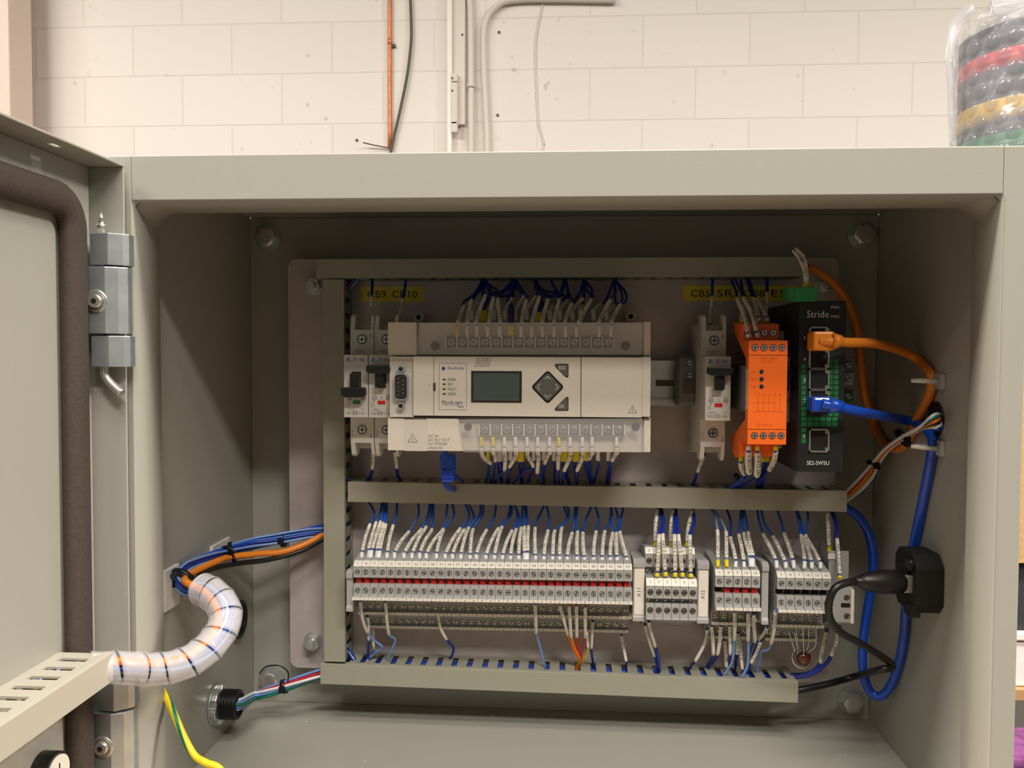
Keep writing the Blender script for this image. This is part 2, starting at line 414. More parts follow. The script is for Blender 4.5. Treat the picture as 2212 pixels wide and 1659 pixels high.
# wrapped signal tower on the cardboard box
c = at(2232, 300, YS + 130); R0 = 99.0; cx, cy = c.x, c.y
t = thing('signal_tower', (cx, cy, ztop), 'banded black, red and yellow signal tower wrapped in bubble film', 'signal light')
def zc(v): return at(2236, v, cy - R0).z
bands = [(900, 322, 'tower_black'), (322, 268, 'tower_green'), (268, 238, 'tower_black'), (238, 190, 'tower_yellow'), (190, 122, 'tower_black'), (122, 80, 'tower_red'), (80, 22, 'tower_black')]
zb = ztop + .5
for k, (va, vb, mt) in enumerate(bands):
    z1 = zc(vb); M().cyl((cx, cy, zb), (0, 0, 1), R0 - 4, z1 - zb, mt, seg=48).build('colour_band' if k else 'base', t); zb = z1
M().cyl((cx, cy, zb), (0, 0, 1), R0 - 4, 8, 'tower_black', seg=48, r2=R0 - 22).build('cap', t)
film = M(); ns = 96; rows = 60; z0f = ztop + 1; z1f = zb + 16
vs = []
for i in range(rows + 1):
    z = z0f + (z1f - z0f) * i / rows
    for j in range(ns):
        q = 2 * math.pi * j / ns; rr = R0 + 2 + 1.8 * math.sin(5 * q + z * .05) + 1.2 * math.sin(11 * q - z * .09)
        if z > zb: rr *= 1 - .35 * ((z - zb) / (z1f - zb)) ** 2
        vs.append((cx + math.cos(q) * rr, cy + math.sin(q) * rr, z + 3 * math.sin(3 * q + i)))
film.add(vs, [(i * ns + j, i * ns + (j + 1) % ns, (i + 1) * ns + (j + 1) % ns, (i + 1) * ns + j) for i in range(rows) for j in range(ns)], 'bubble_film', True)
fo = film.build('bubble_film', t)
dm = M(); zz = zc(345); row = 0
while zz < z1f - 10:
    for j in range(22):
        q = 2 * math.pi * (j + .5 * (row % 2)) / 22
        if math.sin(q) < .35:
            px, py = cx + math.cos(q) * (R0 + 3), cy + math.sin(q) * (R0 + 3)
            # a shallow dome lying on the film
            N = Vector((math.cos(q), math.sin(q), 0)); A = Vector((-math.sin(q), math.cos(q), 0)); vs = [Vector((px, py, zz)) + N * 3.0]; fs = []
            for r_, hgt in ((5.5, 2.7), (9.2, 1.6), (11.0, 0)):
                for k in range(12):
                    a_ = k * math.pi / 6; vs.append(Vector((px, py, zz)) + N * hgt + A * math.cos(a_) * r_ + Vector((0, 0, 1)) * math.sin(a_) * r_)
            fs += [(0, 1 + k, 1 + (k + 1) % 12) for k in range(12)]
            for g in (0, 12): fs += [(1 + g + k, 13 + g + k, 13 + g + (k + 1) % 12, 1 + g + (k + 1) % 12) for k in range(12)]
            dm.add(vs, fs, 'bubble_dome', True)
    zz += 21; row += 1
dmo = dm.build('bubble', fo); tag(dmo, kind='stuff')
# loose film ear standing up at the left and a flap on top
ear = M(); pts = [(2052, 335), (2050, 300), (2046, 200), (2042, 120), (2050, 55), (2075, 22), (2098, 6), (2112, 26), (2092, 48), (2068, 75), (2062, 150), (2064, 250), (2068, 335)]
pp = [at(u, v, cy - 20 + 10 * math.sin(i * 1.7)) for i, (u, v) in enumerate(pts)]
cc = [at(u, v, cy - 26) for u, v in ((2058, 300), (2054, 200), (2052, 120), (2064, 60), (2085, 40))]
ear.add(pp + [], [(0, 1, 11, 12), (1, 2, 10, 11), (2, 3, 9, 10), (3, 4, 8, 9), (4, 5, 7, 8), (5, 6, 7)], 'bubble_film', True)
ear.build('film_edge', t, solid=.8)
fl = [(2105, 45), (2125, 22), (2142, 2), (2160, -18), (2240, -30), (2320, -10), (2330, 60), (2212, 30), (2160, 34)]
f2 = M(); f2.add([at(u, v, cy - 60 + 12 * math.sin(i * 2.1)) for i, (u, v) in enumerate(fl)], [(0, 1, 8), (1, 2, 7, 8), (2, 3, 4, 7), (4, 5, 6, 7)], 'bubble_film', True)
f2.build('film_flap', t, solid=.8)

# ------------------------------------------------------------------ the enclosure
E = thing('electrical_enclosure', (0, 105, -203), 'large grey steel electrical enclosure standing open, full of wiring', 'enclosure')
XO, ZO, XI, ZI, ZIb, TC, DB = 255.5, 203, 242, 178.6, -190, 29, 211
m = M(); g = 'grey_enamel'
m.box(-254, 254, DB, DB + 1.5, -203, 203, g)                       # back
m.box(-255.5, -254, 0, DB + 1.5, -203, 203, g); m.box(254, 255.5, 0, DB + 1.5, -203, 203, g)
m.box(-255.5, 255.5, 0, DB + 1.5, 203, 204.5, g); m.box(-255.5, 255.5, 0, DB + 1.5, -204.5, -203, g)
# face frame
m.box(-255.5, -XI, -1, 1, -204.5, 204.5, g); m.box(XI, 255.5, -1, 1, -204.5, 204.5, g)
m.box(-XI, XI, -1, 1, ZI, 204.5, g); m.box(-XI, XI, -1, 1, -204.5, ZIb, g)
m.build('body', E, bev=.7, seg=2)
# rolled collar: an inward flange all round with rounded inner corners, flared slightly
cm = M(); 
def rr(xw, zt_, zb_, r, y, n=6):
    out = []
    for (sx, sz, z) in ((1, 1, zt_), (-1, 1, zt_), (-1, -1, zb_), (1, -1, zb_)):
        cx_, cz_ = sx * (xw - r), z - sz * r
        a0 = {(1, 1): 0, (-1, 1): 90, (-1, -1): 180, (1, -1): 270}[(sx, sz)]
        for k in range(n + 1):
            q = math.radians(a0 + 90 * k / n); out.append(Vector((cx_ + r * math.cos(q), y, cz_ + r * math.sin(q))))
    return out
rings = [rr(XI + .4, ZI + .4, ZIb - .4, 1.0, -1.2), rr(XI - .5, ZI - .5, ZIb + .5, 2.0, -.4), rr(XI - 1, ZI - 1.2, ZIb + 1.2, 9.0, 14), rr(XI - 1.3, ZI - 2.2, ZIb + 2, 11.0, TC), rr(XI - .2, ZI - 1.0, ZIb + .8, 11.0, TC + .6), rr(XI + .6, ZI + .6, ZIb - .6, 9.0, 2)]
L = len(rings[0]); vs = [v for r_ in rings for v in r_]
fs = [(i * L + k, i * L + (k + 1) % L, (i + 1) * L + (k + 1) % L, (i + 1) * L + k) for i in range(5) for k in range(L)]
cm.add(vs, fs, g, True); cm.build('collar', E)
# mounting bolts in the back wall
def hexbolt(root, u, v, Y, name, r=9, cap='bright_zinc', stick=6, dx=0, dz=0):
    p = at(u, v, Y); q = Vector((0, -1, 0)); m = M()
    m.cyl(p, q, r * 1.0, 1.6, 'zinc', seg=24); m.cyl(p + q * 1.6, q, r * .82, stick, cap, seg=6, ph=.3); m.cyl(p + q * (1.6 + stick), q, r * .72, 1.0, cap, seg=18, r2=r * .5)
    o = m.build(name, root, bev=.3); return o
for (u, v) in ((580, 515), (1860, 509), (587, 1466), (1838, 1512)): hexbolt(E, u, v, DB - .2, 'mounting_bolt', 10.6)

# hinges
def hinge_at(zmid, pin_tip=True, tail=True):
    h = bpy.data.objects.new('hinge', None); COL.objects.link(h); h.empty_display_size = .01
    loc = Vector((-252, -8, zmid)); h.parent = E; h.location = (loc - WL[E.name]) * S; WL[h.name] = loc
    HX, HY = 2.2, -5
    blk = [(-259.5, -3.5), (-259.5, -13), (-248.5, -14), (-242.5, -9.5), (-240.2, -7), (-240.2, -1.2), (-256, -1.2)]
    mid = [(-266.5, -2), (-266.5, -11), (-262, -14), (-250, -15), (-244, -12), (-240.5, -8), (-240.5, -3), (-243, -2)]
    blk = [(x + HX, y + HY) for x, y in blk]; mid = [(x + HX, y + HY) for x, y in mid]
    M().prism(blk, 'z', zmid + 19.8, zmid + 37.5, 'zinc').build('upper_knuckle', h, bev=.4)
    M().prism(mid, 'z', zmid - 18.5, zmid + 18.8, 'zinc').build('centre_knuckle', h, bev=.5)
    M().prism(blk, 'z', zmid - 37, zmid - 19.6, 'zinc').build('lower_knuckle', h, bev=.4)
    pm = M()
    px, py = -255.3 + HX, -8.5 + HY
    pm.cyl((px, py, zmid - 38), (0, 0, 1), 2.1, 79.5, 'bright_zinc', seg=14); pm.cyl((px, py, zmid + 41.5), (0, 0, 1), 2.6, 1.5, 'bright_zinc', seg=14)
    pm.cyl((px, py, zmid + 43), (0, 0, 1), 2.2, 7.5, 'bright_zinc', seg=14, r2=.3)
    pm.tube([(px + .8, py, zmid - 37), (px + 1, py, zmid - 41.5), (px + 4, py, zmid - 46), (px + 11, py - .5, zmid - 52)], 2.4, 'bright_zinc', seg=12)
    pm.build('hinge_pin', h)
    sm = M(); c = Vector((-255.4 + HX, -14.6 + HY, zmid - .5))
    sm.ring(c, (0, -1, 0), 6.6, 4.4, .5, 'bright_zinc'); sm.cyl(c, (0, -1, 0), 4.5, 2.6, 'bright_zinc', seg=20, r2=3.4); sm.cyl(c + Vector((0, -2.6, 0)), (0, -1, 0), 1.7, .1, 'black_matt', seg=6)
    sm.build('screw', h)
hinge_at(at(230, 650, -15).z); hinge_at(at(230, 1604, -15).z)
# door, swung open at the left
D = bpy.data.objects.new('door', None); COL.objects.link(D); D.empty_display_size = .01
loc = Vector((-262, -10, -203)); D.parent = E; D.location = (loc - WL[E.name]) * S; WL[D.name] = loc
XS, XF, YH, YE = -264.7, -244.2, -5.5, -500
m = M(); m.box(XS - 1.5, XS, YE, YH, -203, 197, g)
m.box(XS - 1.5, XF, YH, YH + 1.5, -203, 197, g)
hx0, hx1, hy0, hy1 = -255.5, -252.5, -58, -50
zt_ = 197
m.box(XS - 1.5, XF, YE, hy0, zt_ - .0, zt_ + 1.5, g); m.box(XS - 1.5, XF, hy1, YH + 1.5, zt_, zt_ + 1.5, g)
m.box(XS - 1.5, hx0, hy0, hy1, zt_, zt_ + 1.5, g); m.box(hx1, XF, hy0, hy1, zt_, zt_ + 1.5, g)
m.box(XS - 1.5, XF, YE, YH + 1.5, -204.5, -203, g); m.box(XS - 1.5, XF, YE - 1.5, YE, -204.5, 198.5, g)
m.build('door_panel', D, bev=.5)
gz, gy = 173, -29
gp = [(YE + 20, gz)] + [(gy - 15 + 15 * math.sin(math.radians(a)), gz - 15 + 15 * math.cos(math.radians(a))) for a in range(0, 91, 15)] + [(gy, -150), (gy, -170)] 
sub = []
for i in range(len(gp) - 1):
    (y0, z0), (y1, z1) = gp[i], gp[i + 1]; n = max(1, int(math.hypot(y1 - y0, z1 - z0) / 25))
    for k in range(n): sub.append(Vector((XS + 4.5, y0 + (y1 - y0) * k / n, z0 + (z1 - z0) * k / n)))
sub.append(Vector((XS + 4.5, *gp[-1])))
M().tube(sub, 6.0, 'foam_rubber', seg=16, raw=True, flat=1.5).build('gasket', D)
# round device on the door
p = atx(112, 1668, XS + 6)
m = M().cyl((XS, p.y, p.z), (1, 0, 0), 10.5, 9, 'black_plastic', seg=32); m.cyl((XS + 9, p.y, p.z), (1, 0, 0), 9.0, 1.2, 'marker_white', seg=32); m.box(XS + 10.2, XS + 10.4, p.y - .5, p.y + .5, p.z + 1, p.z + 5, 'ink')
m.build('door_button', label='round white device with a black rim low on the open door', cat='button', bev=.4)

# ------------------------------------------------------------------ mounting plate
P = 188
pl = thing('mounting_plate', (0, P + 2, -165), 'galvanised mounting plate with rounded corners inside the enclosure', 'panel')
pts = []
x0, x1, z0, z1, r = -214.5, 216.5, -164.5, 166.5, 7
for cx_, cz_, a0 in ((x1 - r, z1 - r, 0), (x0 + r, z1 - r, 90), (x0 + r, z0 + r, 180), (x1 - r, z0 + r, 270)):
    for k in range(6): q = math.radians(a0 + 18 * k); pts.append((cx_ + r * math.cos(q), cz_ + r * math.sin(q)))
M().prism(pts, 'y', P, P + 2.5, 'galvanised_plate').build('plate', pl, bev=.3)
for (u, v) in ((679, 618), (677, 1384), (1780, 613)):
    p = at(u, v, P); q = Vector((0, -1, 0)); m = M()
    m.cyl(p, q, 7.4, 1.4, 'zinc', seg=22); m.cyl(p + q * 1.4, q, 6.4, 6, 'bright_zinc', seg=6); m.cyl(p + q * 7, q, 3.6, 5, 'zinc', seg=14); m.build('stud_nut', pl, bev=.4)
for x in (-205, 205):
    for z in (-155, 157): M().cyl((x, P + 2.5, z), (0, 1, 0), 5, DB - P - 2.7, 'zinc', seg=12).build('standoff', pl)

# ------------------------------------------------------------------ wiring ducts
YC, CW = 158, 30
def duct(name, x0, x1, zb, zt, tilt, label, slots, holes_top=True, mt='duct_grey', first=0, wires=None):
    t = thing('wiring_duct', ((x0 + x1) / 2, P, zb), label, 'wiring duct')
    sh = lambda x: tilt * (x - x0) / (x1 - x0)
    def bar(m, xa, xb, ya, yb, za, zb_):
        a_, b_ = sh(xa), sh(xb)
        m.add([(xa, ya, za + a_), (xb, ya, za + b_), (xb, yb, za + b_), (xa, yb, za + a_), (xa, ya, zb_ + a_), (xb, ya, zb_ + b_), (xb, yb, zb_ + b_), (xa, yb, zb_ + a_)],
              [(0, 3, 2, 1), (4, 5, 6, 7), (0, 1, 5, 4), (1, 2, 6, 5), (2, 3, 7, 6), (3, 0, 4, 7)], mt)
    c = M(); bar(c, x0, x1, YC, YC + 1.4, zb, zt); bar(c, x0, x1, YC + 1.4, YC + 3, zt - 1.2, zt); bar(c, x0, x1, YC + 1.4, YC + 3, zb, zb + 1.2)
    c.build('cover', t, bev=.25)
    b = M(); bar(b, x0 + .5, x1 - .5, P - 1.4, P - .1, zb + 1.3, zt - 1.3)
    for (za, zb_) in ((zt - 1.3, zt - .15), (zb + .15, zb + 1.3)):
        bar(b, x0 + .5, x1 - .5, P - 4.5, P - 1.4, za, zb_); bar(b, x0 + .5, x1 - .5, YC + 3, YC + 6, za, zb_)
        xs = [x0 + .5]; x = x0 + 12 + first
        while x < x1 - 8: xs += [x, x + 4.4]; x += 12.0
        xs.append(x1 - .5)
        for i in range(0, len(xs) - 1, 2): bar(b, xs[i], xs[i + 1], YC + 6, P - 4.5, za, zb_)
    b.build('channel', t)
    return t, sh
duct('top', -182.5, 181, 148.5, 163, 0.8, 'horizontal grey wiring duct along the top of the mounting plate', None, first=2)
duct('mid', -158.6, 216, -22.6, -7, -1.6, 'horizontal grey wiring duct across the middle between controller and terminals', None)
duct('bottom', -180.5, 183, -165.0, -149, -3.6, 'horizontal grey wiring duct along the bottom of the mounting plate', None, first=5)
t = thing('wiring_duct', (-169.5, P, -147), 'vertical grey wiring duct at the left of the mounting plate', 'wiring duct')
c = M(); c.box(-177.5, -161, YC, YC + 1.4, -147.3, 147.8, 'duct_grey'); c.box(-177.5, -176.3, YC + 1.4, YC + 5, -147.3, 147.8, 'duct_grey'); c.box(-162.2, -161, YC + 1.4, YC + 5, -147.3, 147.8, 'duct_grey'); c.build('cover', t, bev=.25)
b = M(); b.box(-176, -162.4, P - 1.4, P - .1, -147, 147, 'duct_grey')
for xa, xb in ((-176.3, -175.1), (-163.4, -162.2)):
    b.box(xa, xb, P - 4.5, P - 1.4, -147, 147, 'duct_grey'); b.box(xa, xb, YC + 3, YC + 6, -147, 147, 'duct_grey')
    z = -147
    zs = [z]; q = -139
    while q < 140: zs += [q, q + 4.6]; q += 11.7
    zs.append(147)
    for i in range(0, len(zs) - 1, 2): b.box(xa, xb, YC + 6, P - 4.5, zs[i], zs[i + 1], 'duct_grey')
b.build('channel', t)
# wires lying inside the ducts
k = 0
def lay(pts, mt, r=1.15, where='bottom'):
    M().tube(pts, r, mt, seg=6, n=3).build('loose_wire', label={'bottom': '%s wire inside the bottom wiring duct, seen through slots', 'top': '%s wire inside the top wiring duct, seen through slots', 'middle': '%s wire inside the middle wiring duct, seen through slots', 'left': '%s wire inside the left vertical wiring duct, seen through slots'}[where] % mt[5:].replace('_', ' '), cat='wire', group='wires inside the %s duct' % where)
for i, (mt, y, z) in enumerate([('wire_navy', 181, -152.6), ('wire_blue', 178, -153), ('wire_navy', 175, -152.8), ('wire_white', 172.4, -153.4), ('wire_navy', 169.7, -153), ('wire_light_blue', 167.2, -154.4), ('wire_orange', 165, -155), ('wire_yellow', 165, -158)]):
    xa, xb = (-176, 178)
    if mt == 'wire_orange': xa, xb = -112, -20
    if mt == 'wire_yellow': xa, xb = -130, 150
    zz = lambda x: z - 3.6 * (x + 180) / 363
    lay([(xa, y, zz(xa)), ((xa + xb) / 2, y + random.uniform(-.8, .8), zz((xa + xb) / 2) - .2), (xb, y, zz(xb))], mt)
for y, mt in ((170, 'wire_navy'), (176, 'wire_navy'), (181, 'wire_blue')):
    lay([(-170, y, 152.4), (0, y, 152.6), (174, y, 152.8)], mt, where='top')
    lay([(-156, y, -11.5), (20, y, -12), (212, y, -13)], mt, where='middle')
    lay([(-165.5, y, -140), (-165.2, y, 0), (-165.5, y, 140)], mt, where='left')

# the beige duct on the door
t = thing('wiring_duct', (-256, -200, -90), 'beige wiring duct with slotted top fixed to the inside of the door', 'wiring duct')
Zt, Zb, Xc, Ye, Yf = -69.5, -85.2, -234.2, -40.5, -430
c = M(); c.box(Xc - 1.3, Xc, Yf, Ye, Zb, Zt, 'duct_beige'); c.box(Xc - 5, Xc - 1.3, Yf, Ye, Zt - 1.2, Zt, 'duct_beige'); c.box(Xc - 5, Xc - 1.3, Yf, Ye, Zb, Zb + 1.2, 'duct_beige'); c.build('cover', t, bev=.3)
b = M(); b.box(XS + .1, XS + 1.4, Yf, Ye - .5, Zb + 1, Zt - 1, 'duct_beige')
for za in (Zt - 2.0, Zb + .8):
    b.box(XS + 1.4, XS + 6.5, Yf, Ye - .5, za, za + 1.2, 'duct_beige'); b.box(Xc - 8, Xc - 4.9, Yf, Ye - .5, za, za + 1.2, 'duct_beige')
    ys = [Ye - .5]; y = Ye - 8.5
    while y > Yf + 8: ys += [y, y - 4.4]; y -= 12.3
    ys.append(Yf)
    for i in range(0, len(ys) - 1, 2): b.box(XS + 6.5, Xc - 8, ys[i + 1], ys[i], za, za + 1.2, 'duct_beige')
b.build('channel', t)

# ------------------------------------------------------------------ DIN rails
def rail(zc_, x0, x1, label):
    m = M(); y = P
    pr = [(y - .1, zc_ - 13.5), (y - 7.5, zc_ - 13.5), (y - 7.5, zc_ - 17.5), (y - 6.5, zc_ - 17.5), (y - 6.5, zc_ - 12.5), (y - 1.1, zc_ - 12.5), (y - 1.1, zc_ + 12.5), (y - 6.5, zc_ + 12.5), (y - 6.5, zc_ + 17.5), (y - 7.5, zc_ + 17.5), (y - 7.5, zc_ + 13.5), (y - .1, zc_ + 13.5)]
    m.prism(pr, 'x', x0, x1, 'bright_zinc')
    m.box(x0, x1, y - 6.6, y - 6.4, zc_ - 12.5, zc_ - 12.3, 'zinc')
    for xx in range(int(x0) + 3, int(x1) - 15, 25): m.box(xx, xx + 15, y - 1.25, y - 1.1, zc_ - 2.4, zc_ + 2.4, 'cable_grey')
    return m.build('mounting_rail', label=label, cat='rail', group='mounting rails')
ZR1 = at(1450, 828, P - 7).z; ZR2 = -98
rail(ZR1, -150, 202, 'upper steel mounting rail, bare between the controller and breakers')
rail(ZR2, -152, 214, 'lower steel mounting rail behind the row of terminal blocks')

# ------------------------------------------------------------------ terminal blocks
def zz(v, Y, u=900): return at(u, v, Y).z
def screw_mesh(m, x, z, Y, r=2.05, ang=.6, mt='zinc'):
    m.cyl((x, Y, z), (0, -1, 0), r, .12, 'black_matt', seg=14)
    m.cyl((x, Y - .12, z), (0, -1, 0), r * .84, .5, mt, seg=12)
    c, s_ = math.cos(ang), math.sin(ang); a, b = r * .8, r * .17; Yb = Y - .64
    m.add([(x + c * a - s_ * b, Yb, z + s_ * a + c * b), (x - c * a - s_ * b, Yb, z - s_ * a + c * b), (x - c * a + s_ * b, Yb, z - s_ * a - c * b), (x + c * a + s_ * b, Yb, z + s_ * a - c * b)], [(0, 1, 2, 3)], 'black_matt')
PROF = [(182, zz(1172, 182)), (150, zz(1197, 150)), (138, zz(1212, 138)), (134, zz(1226.5, 134)), (134, zz(1250.5, 134)), (142, zz(1250.5, 134)), (142, zz(1265, 134)), (134, zz(1265, 134)), (134, zz(1288.5, 134)),
        (130, zz(1293, 130)), (130, zz(1299.5, 130)), (134, zz(1300, 134)), (152, zz(1301, 152)), (152, zz(1321.5, 152)), (148, zz(1324, 148)), (148, zz(1330.5, 148)), (152, zz(1331, 152)), (170, zz(1333, 170)), (170, zz(1351, 170)),
        (167, zz(1353, 167)), (167, zz(1359.5, 167)), (170, zz(1360, 170)), (182, zz(1360, 182))]
PW = 6.02
def three_level(x, dz, n, label, group, lens, seed=0):
    rnd = random.Random(seed * 31 + n); x0, x1 = x - PW / 2, x + PW / 2; sc = 'terminal_block'
    t = thing(sc, (x, 150, zz(1360, 170) + dz), label, 'terminal block', group)
    M().prism([(y, z + dz) for y, z in PROF], 'x', x0, x1, 'terminal_grey').build('body', t, bev=.18, seg=1)
    mk = M(); ya, za, yb, zb_ = 133.6, zz(1226, 134) + dz, 137.6, zz(1212.8, 138) + dz
    mk.add([(x0 + .02, ya, za), (x1 - .02, ya, za), (x1 - .02, yb, zb_), (x0 + .02, yb, zb_), (x0 + .02, ya + .5, za - .1), (x1 - .02, ya + .5, za - .1), (x1 - .02, yb + .5, zb_ - .1), (x0 + .02, yb + .5, zb_ - .1)],
           [(0, 1, 2, 3), (4, 7, 6, 5), (0, 4, 5, 1), (1, 5, 6, 2), (2, 6, 7, 3), (3, 7, 4, 0)], 'marker_white')
    ez = Vector((0, yb - ya, zb_ - za)); Lz = ez.length; ez.normalize(); nn = Vector((0, -ez.z, ez.y)) * .08
    tw = nat(str(n), 2.1)
    mk.text(str(n), 0, 0, 0, tw, 2.1, 'ink', org=Vector((x - tw / 2, ya, za)) + ez * (Lz * .5 - 1.05) + nn, ez=ez)
    mk.build('number_marker', t)
    for (num, Yf, va, vb, h) in ((n, 130, 1293.6, 1299.2, 1.2), (n + 1, 148, 1324.6, 1330.2, 1.2), (n + 2, 167, 1353.6, 1359.2, 1.2)):
        q = M(); q.box(x0 + .02, x1 - .02, Yf - .3, Yf, zz(va, Yf) + dz, zz(vb, Yf) + dz, 'marker_white'); tw = nat(str(num), 1.2)
        q.text(str(num), x - tw / 2, (zz(va, Yf) + zz(vb, Yf)) / 2 + dz - .6, Yf - .36, tw, 1.2, 'ink'); q.build('number_marker', t)
    for (Yf, vc, mt) in ((134, 1238, 'zinc'), (134, 1277.5, 'zinc'), (152, 1311.5, 'zinc'), (170, 1342.5, 'zinc')):
        q = M(); screw_mesh(q, x, zz(vc, Yf) + dz, Yf, 1.95, rnd.uniform(0, 3.1)); q.build('screw', t)
    q = M(); zc_ = zz(1257.5, 138) + dz; xo = rnd.uniform(-.35, .35)
    if lens:
        q.cyl((x + xo, 141.9, zc_), (0, -1, 0), 2.35, 3.2, 'red_lens', seg=14); q.ball((x + xo, 138.8, zc_), 2.35, 'red_lens', 14, 8, (1, .6, 1)); q.build('red_indicator', t)
    else:
        q.box(x0 + .6, x1 - .6, 141.4, 141.95, zc_ - 2, zc_ + 2, 'black_matt'); q.build('empty_slot', t)
    return t
def end_clamp(u0, u1, va, vb, Y, label, text=None, plate=True):
    a = at(u0, va, Y); b = at(u1, vb, Y)
    t = thing('end_clamp', ((a.x + b.x) / 2, 160, b.z), label, 'end clamp', 'end clamps on the lower rail')
    M().prism([(182, a.z - 2), (Y + 4, a.z + 2), (Y, a.z), (Y, a.z - 4), (Y + 1.5, a.z - 5), (Y + 1.5, b.z + 5), (Y, b.z + 3), (Y, b.z), (182, b.z - 2)], 'x', a.x, b.x, 'terminal_grey').build('body', t, bev=.4)
    if plate:
        q = M(); q.box(a.x + 1, b.x - .8, Y + .6, Y + 1.6, b.z + 5, a.z - 5, 'marker_white' if text else 'terminal_grey')
        if text:
            zc_ = (a.z + b.z) / 2; q.text(text, 0, 0, 0, 6.6, 2.6, 'ink', org=((a.x + b.x) / 2 + 1.2, Y + .5, zc_ - 4), ex=(0, 0, 1), ez=(-1, 0, 0))
        q.build('label_plate', t)
    return t
xa, xb = at(763, 1240, 134).x, at(1366, 1240, 134).x; pit = (xb - xa) / 33
for i in range(33):
    n = 1 + 3 * i; x = xa + pit * (i + .5)
    three_level(x, .045 * i, n, '%s grey terminal block from the left in the long strip, printed %d' % (ordw(i + 1), n), 'terminal blocks of the long strip', True, 1)
TX1 = lambda i: xa + pit * (i + .5)
end_clamp(747, 762, 1238, 1322, 137, 'grey end clamp at the left end of the long strip', plate=False)
end_clamp(1368, 1393, 1214, 1343, 138, 'grey end clamp with white plate reading X11, right of the long strip', 'X11')
end_clamp(1507, 1531, 1218, 1348, 138, 'grey end clamp with white plate reading X12, left of the numbers 1 to 13 strip', 'X12')
end_clamp(1647, 1660, 1222, 1350, 138, 'grey end clamp right of the short strip with four red indicators', plate=False)
for (ua, ub, cnt, vt, nm, red) in ((1545, 1643, 5, 1229.5, 'short strip with red indicators', [0, 1, 1, 1, 1]), (1679, 1796, 6, 1234, 'short strip with empty black slots', [0] * 6)):
    x_a, x_b = at(ua, 1240, 134).x, at(ub, 1240, 134).x; pp_ = (x_b - x_a) / cnt; dz = at(ua, vt, 138).z - zz(1212.8, 138)
    for i in range(cnt):
        n = 1 + 3 * i; three_level(x_a + pp_ * (i + .5), dz, n, '%s grey terminal block in the %s, printed %d' % (ordw(i + 1), nm, n), 'terminal blocks of the ' + nm, red[i], 5 + cnt)
# two level blocks between X11 and X12
x_a, x_b = at(1396, 1270, 133).x, at(1506, 1270, 133).x; pp_ = (x_b - x_a) / 6
z2 = lambda v, Y: at(1450, v, Y).z
P2 = [(184, z2(1176, 184)), (150, z2(1179, 150)), (147, z2(1182, 147)), (144, z2(1198, 144)), (144, z2(1226, 144)), (150, z2(1226, 144)), (150, z2(1243, 144)), (138, z2(1247, 138)), (136, z2(1249, 136)), (133, z2(1267, 133)), (133, z2(1294, 133)), (140, z2(1294, 133)), (140, z2(1306, 133)), (133, z2(1306, 133)), (133, z2(1336, 133)), (131.5, z2(1337, 131.5)), (131.5, z2(1340, 131.5)), (140, z2(1341, 140)), (160, z2(1345, 160)), (184, z2(1352, 184))]
for i in range(6):
    x = x_a + pp_ * (i + .5); n = 1 + 2 * i; x0, x1 = x - pp_ / 2 + .1, x + pp_ / 2 - .1
    t = thing('terminal_block', (x, 150, z2(1352, 184)), '%s grey two level terminal block between plates X11 and X12, printed %d' % (ordw(i + 1), n), 'terminal block', 'two level terminal blocks')
    M().prism(P2, 'x', x0, x1, 'terminal_grey').build('body', t, bev=.2, seg=1)
    for num, (ya, va, yb, vb) in ((n, (132.6, 1266.5, 135.6, 1249.5)), (n + 1, (143.6, 1197, 146.6, 1183))):
        mk = M(); za, zb_ = z2(va, ya), z2(vb, yb)
        mk.add([(x0, ya, za), (x1, ya, za), (x1, yb, zb_), (x0, yb, zb_), (x0, ya + .6, za), (x1, ya + .6, za), (x1, yb + .6, zb_), (x0, yb + .6, zb_)], [(0, 1, 2, 3), (4, 7, 6, 5), (0, 4, 5, 1), (1, 5, 6, 2), (2, 6, 7, 3), (3, 7, 4, 0)], 'marker_white')
        ez = Vector((0, yb - ya, zb_ - za)); Lz = ez.length; ez.normalize(); tw = nat(str(num), 2)
        mk.text(str(num), 0, 0, 0, tw, 2, 'ink', org=Vector((x - tw / 2, ya - .1, za)) + ez * (Lz * .5 - .9), ez=ez); mk.build('number_marker', t)
    for (Yf, vc, mt, r) in ((133, 1280, 'cable_grey', 2.2), (140, 1300, 'bright_zinc', 2.3), (133, 1319, 'cable_grey', 2.2), (144, 1212, 'cable_grey', 2.1), (150, 1234, 'bright_zinc', 2.2)):
        q = M(); screw_mesh(q, x, z2(vc, Yf), Yf, r, .9 if mt != 'cable_grey' else .3, mt); q.build('screw', t)
# earth blocks at the right end of the lower rail
t = thing('earth_terminal', (at(1815, 1300, 140).x, 150, at(1815, 1350, 140).z), 'grey earth terminal with two dark screw holes at the right end of the lower rail', 'terminal block')
M().prism([(182, zz(1185, 182)), (150, at(1820, 1190, 150).z), (150, at(1820, 1262, 150).z), (140, at(1820, 1268, 140).z), (140, at(1820, 1345, 140).z), (182, at(1820, 1352, 182).z)], 'x', at(1798, 1300, 140).x, at(1843, 1300, 140).x, 'terminal_grey').build('body', t, bev=.6)
q = M(); q.box(at(1836, 1300, 140).x, at(1843, 1300, 140).x, 137.5, 140, at(1838, 1345, 140).z, at(1838, 1272, 140).z, 'marker_white'); q.build('edge_strip', t, bev=.3)
for (u, v) in ((1829, 1291), (1829, 1331)):
    q = M(); p = at(u, v, 140); screw_mesh(q, p.x, p.z, 140, 2.1, .9, 'cable_grey'); q.build('screw', t)
q = M(); q.pbox(1817, 1303, 1836, 1312, 139.6, 140.2, 'black_matt'); q.build('slot', t)
q = M(); q.pbox(1789, 1196, 1806, 1208, 149, 151, 'marker_white'); q.build('number_marker', t)

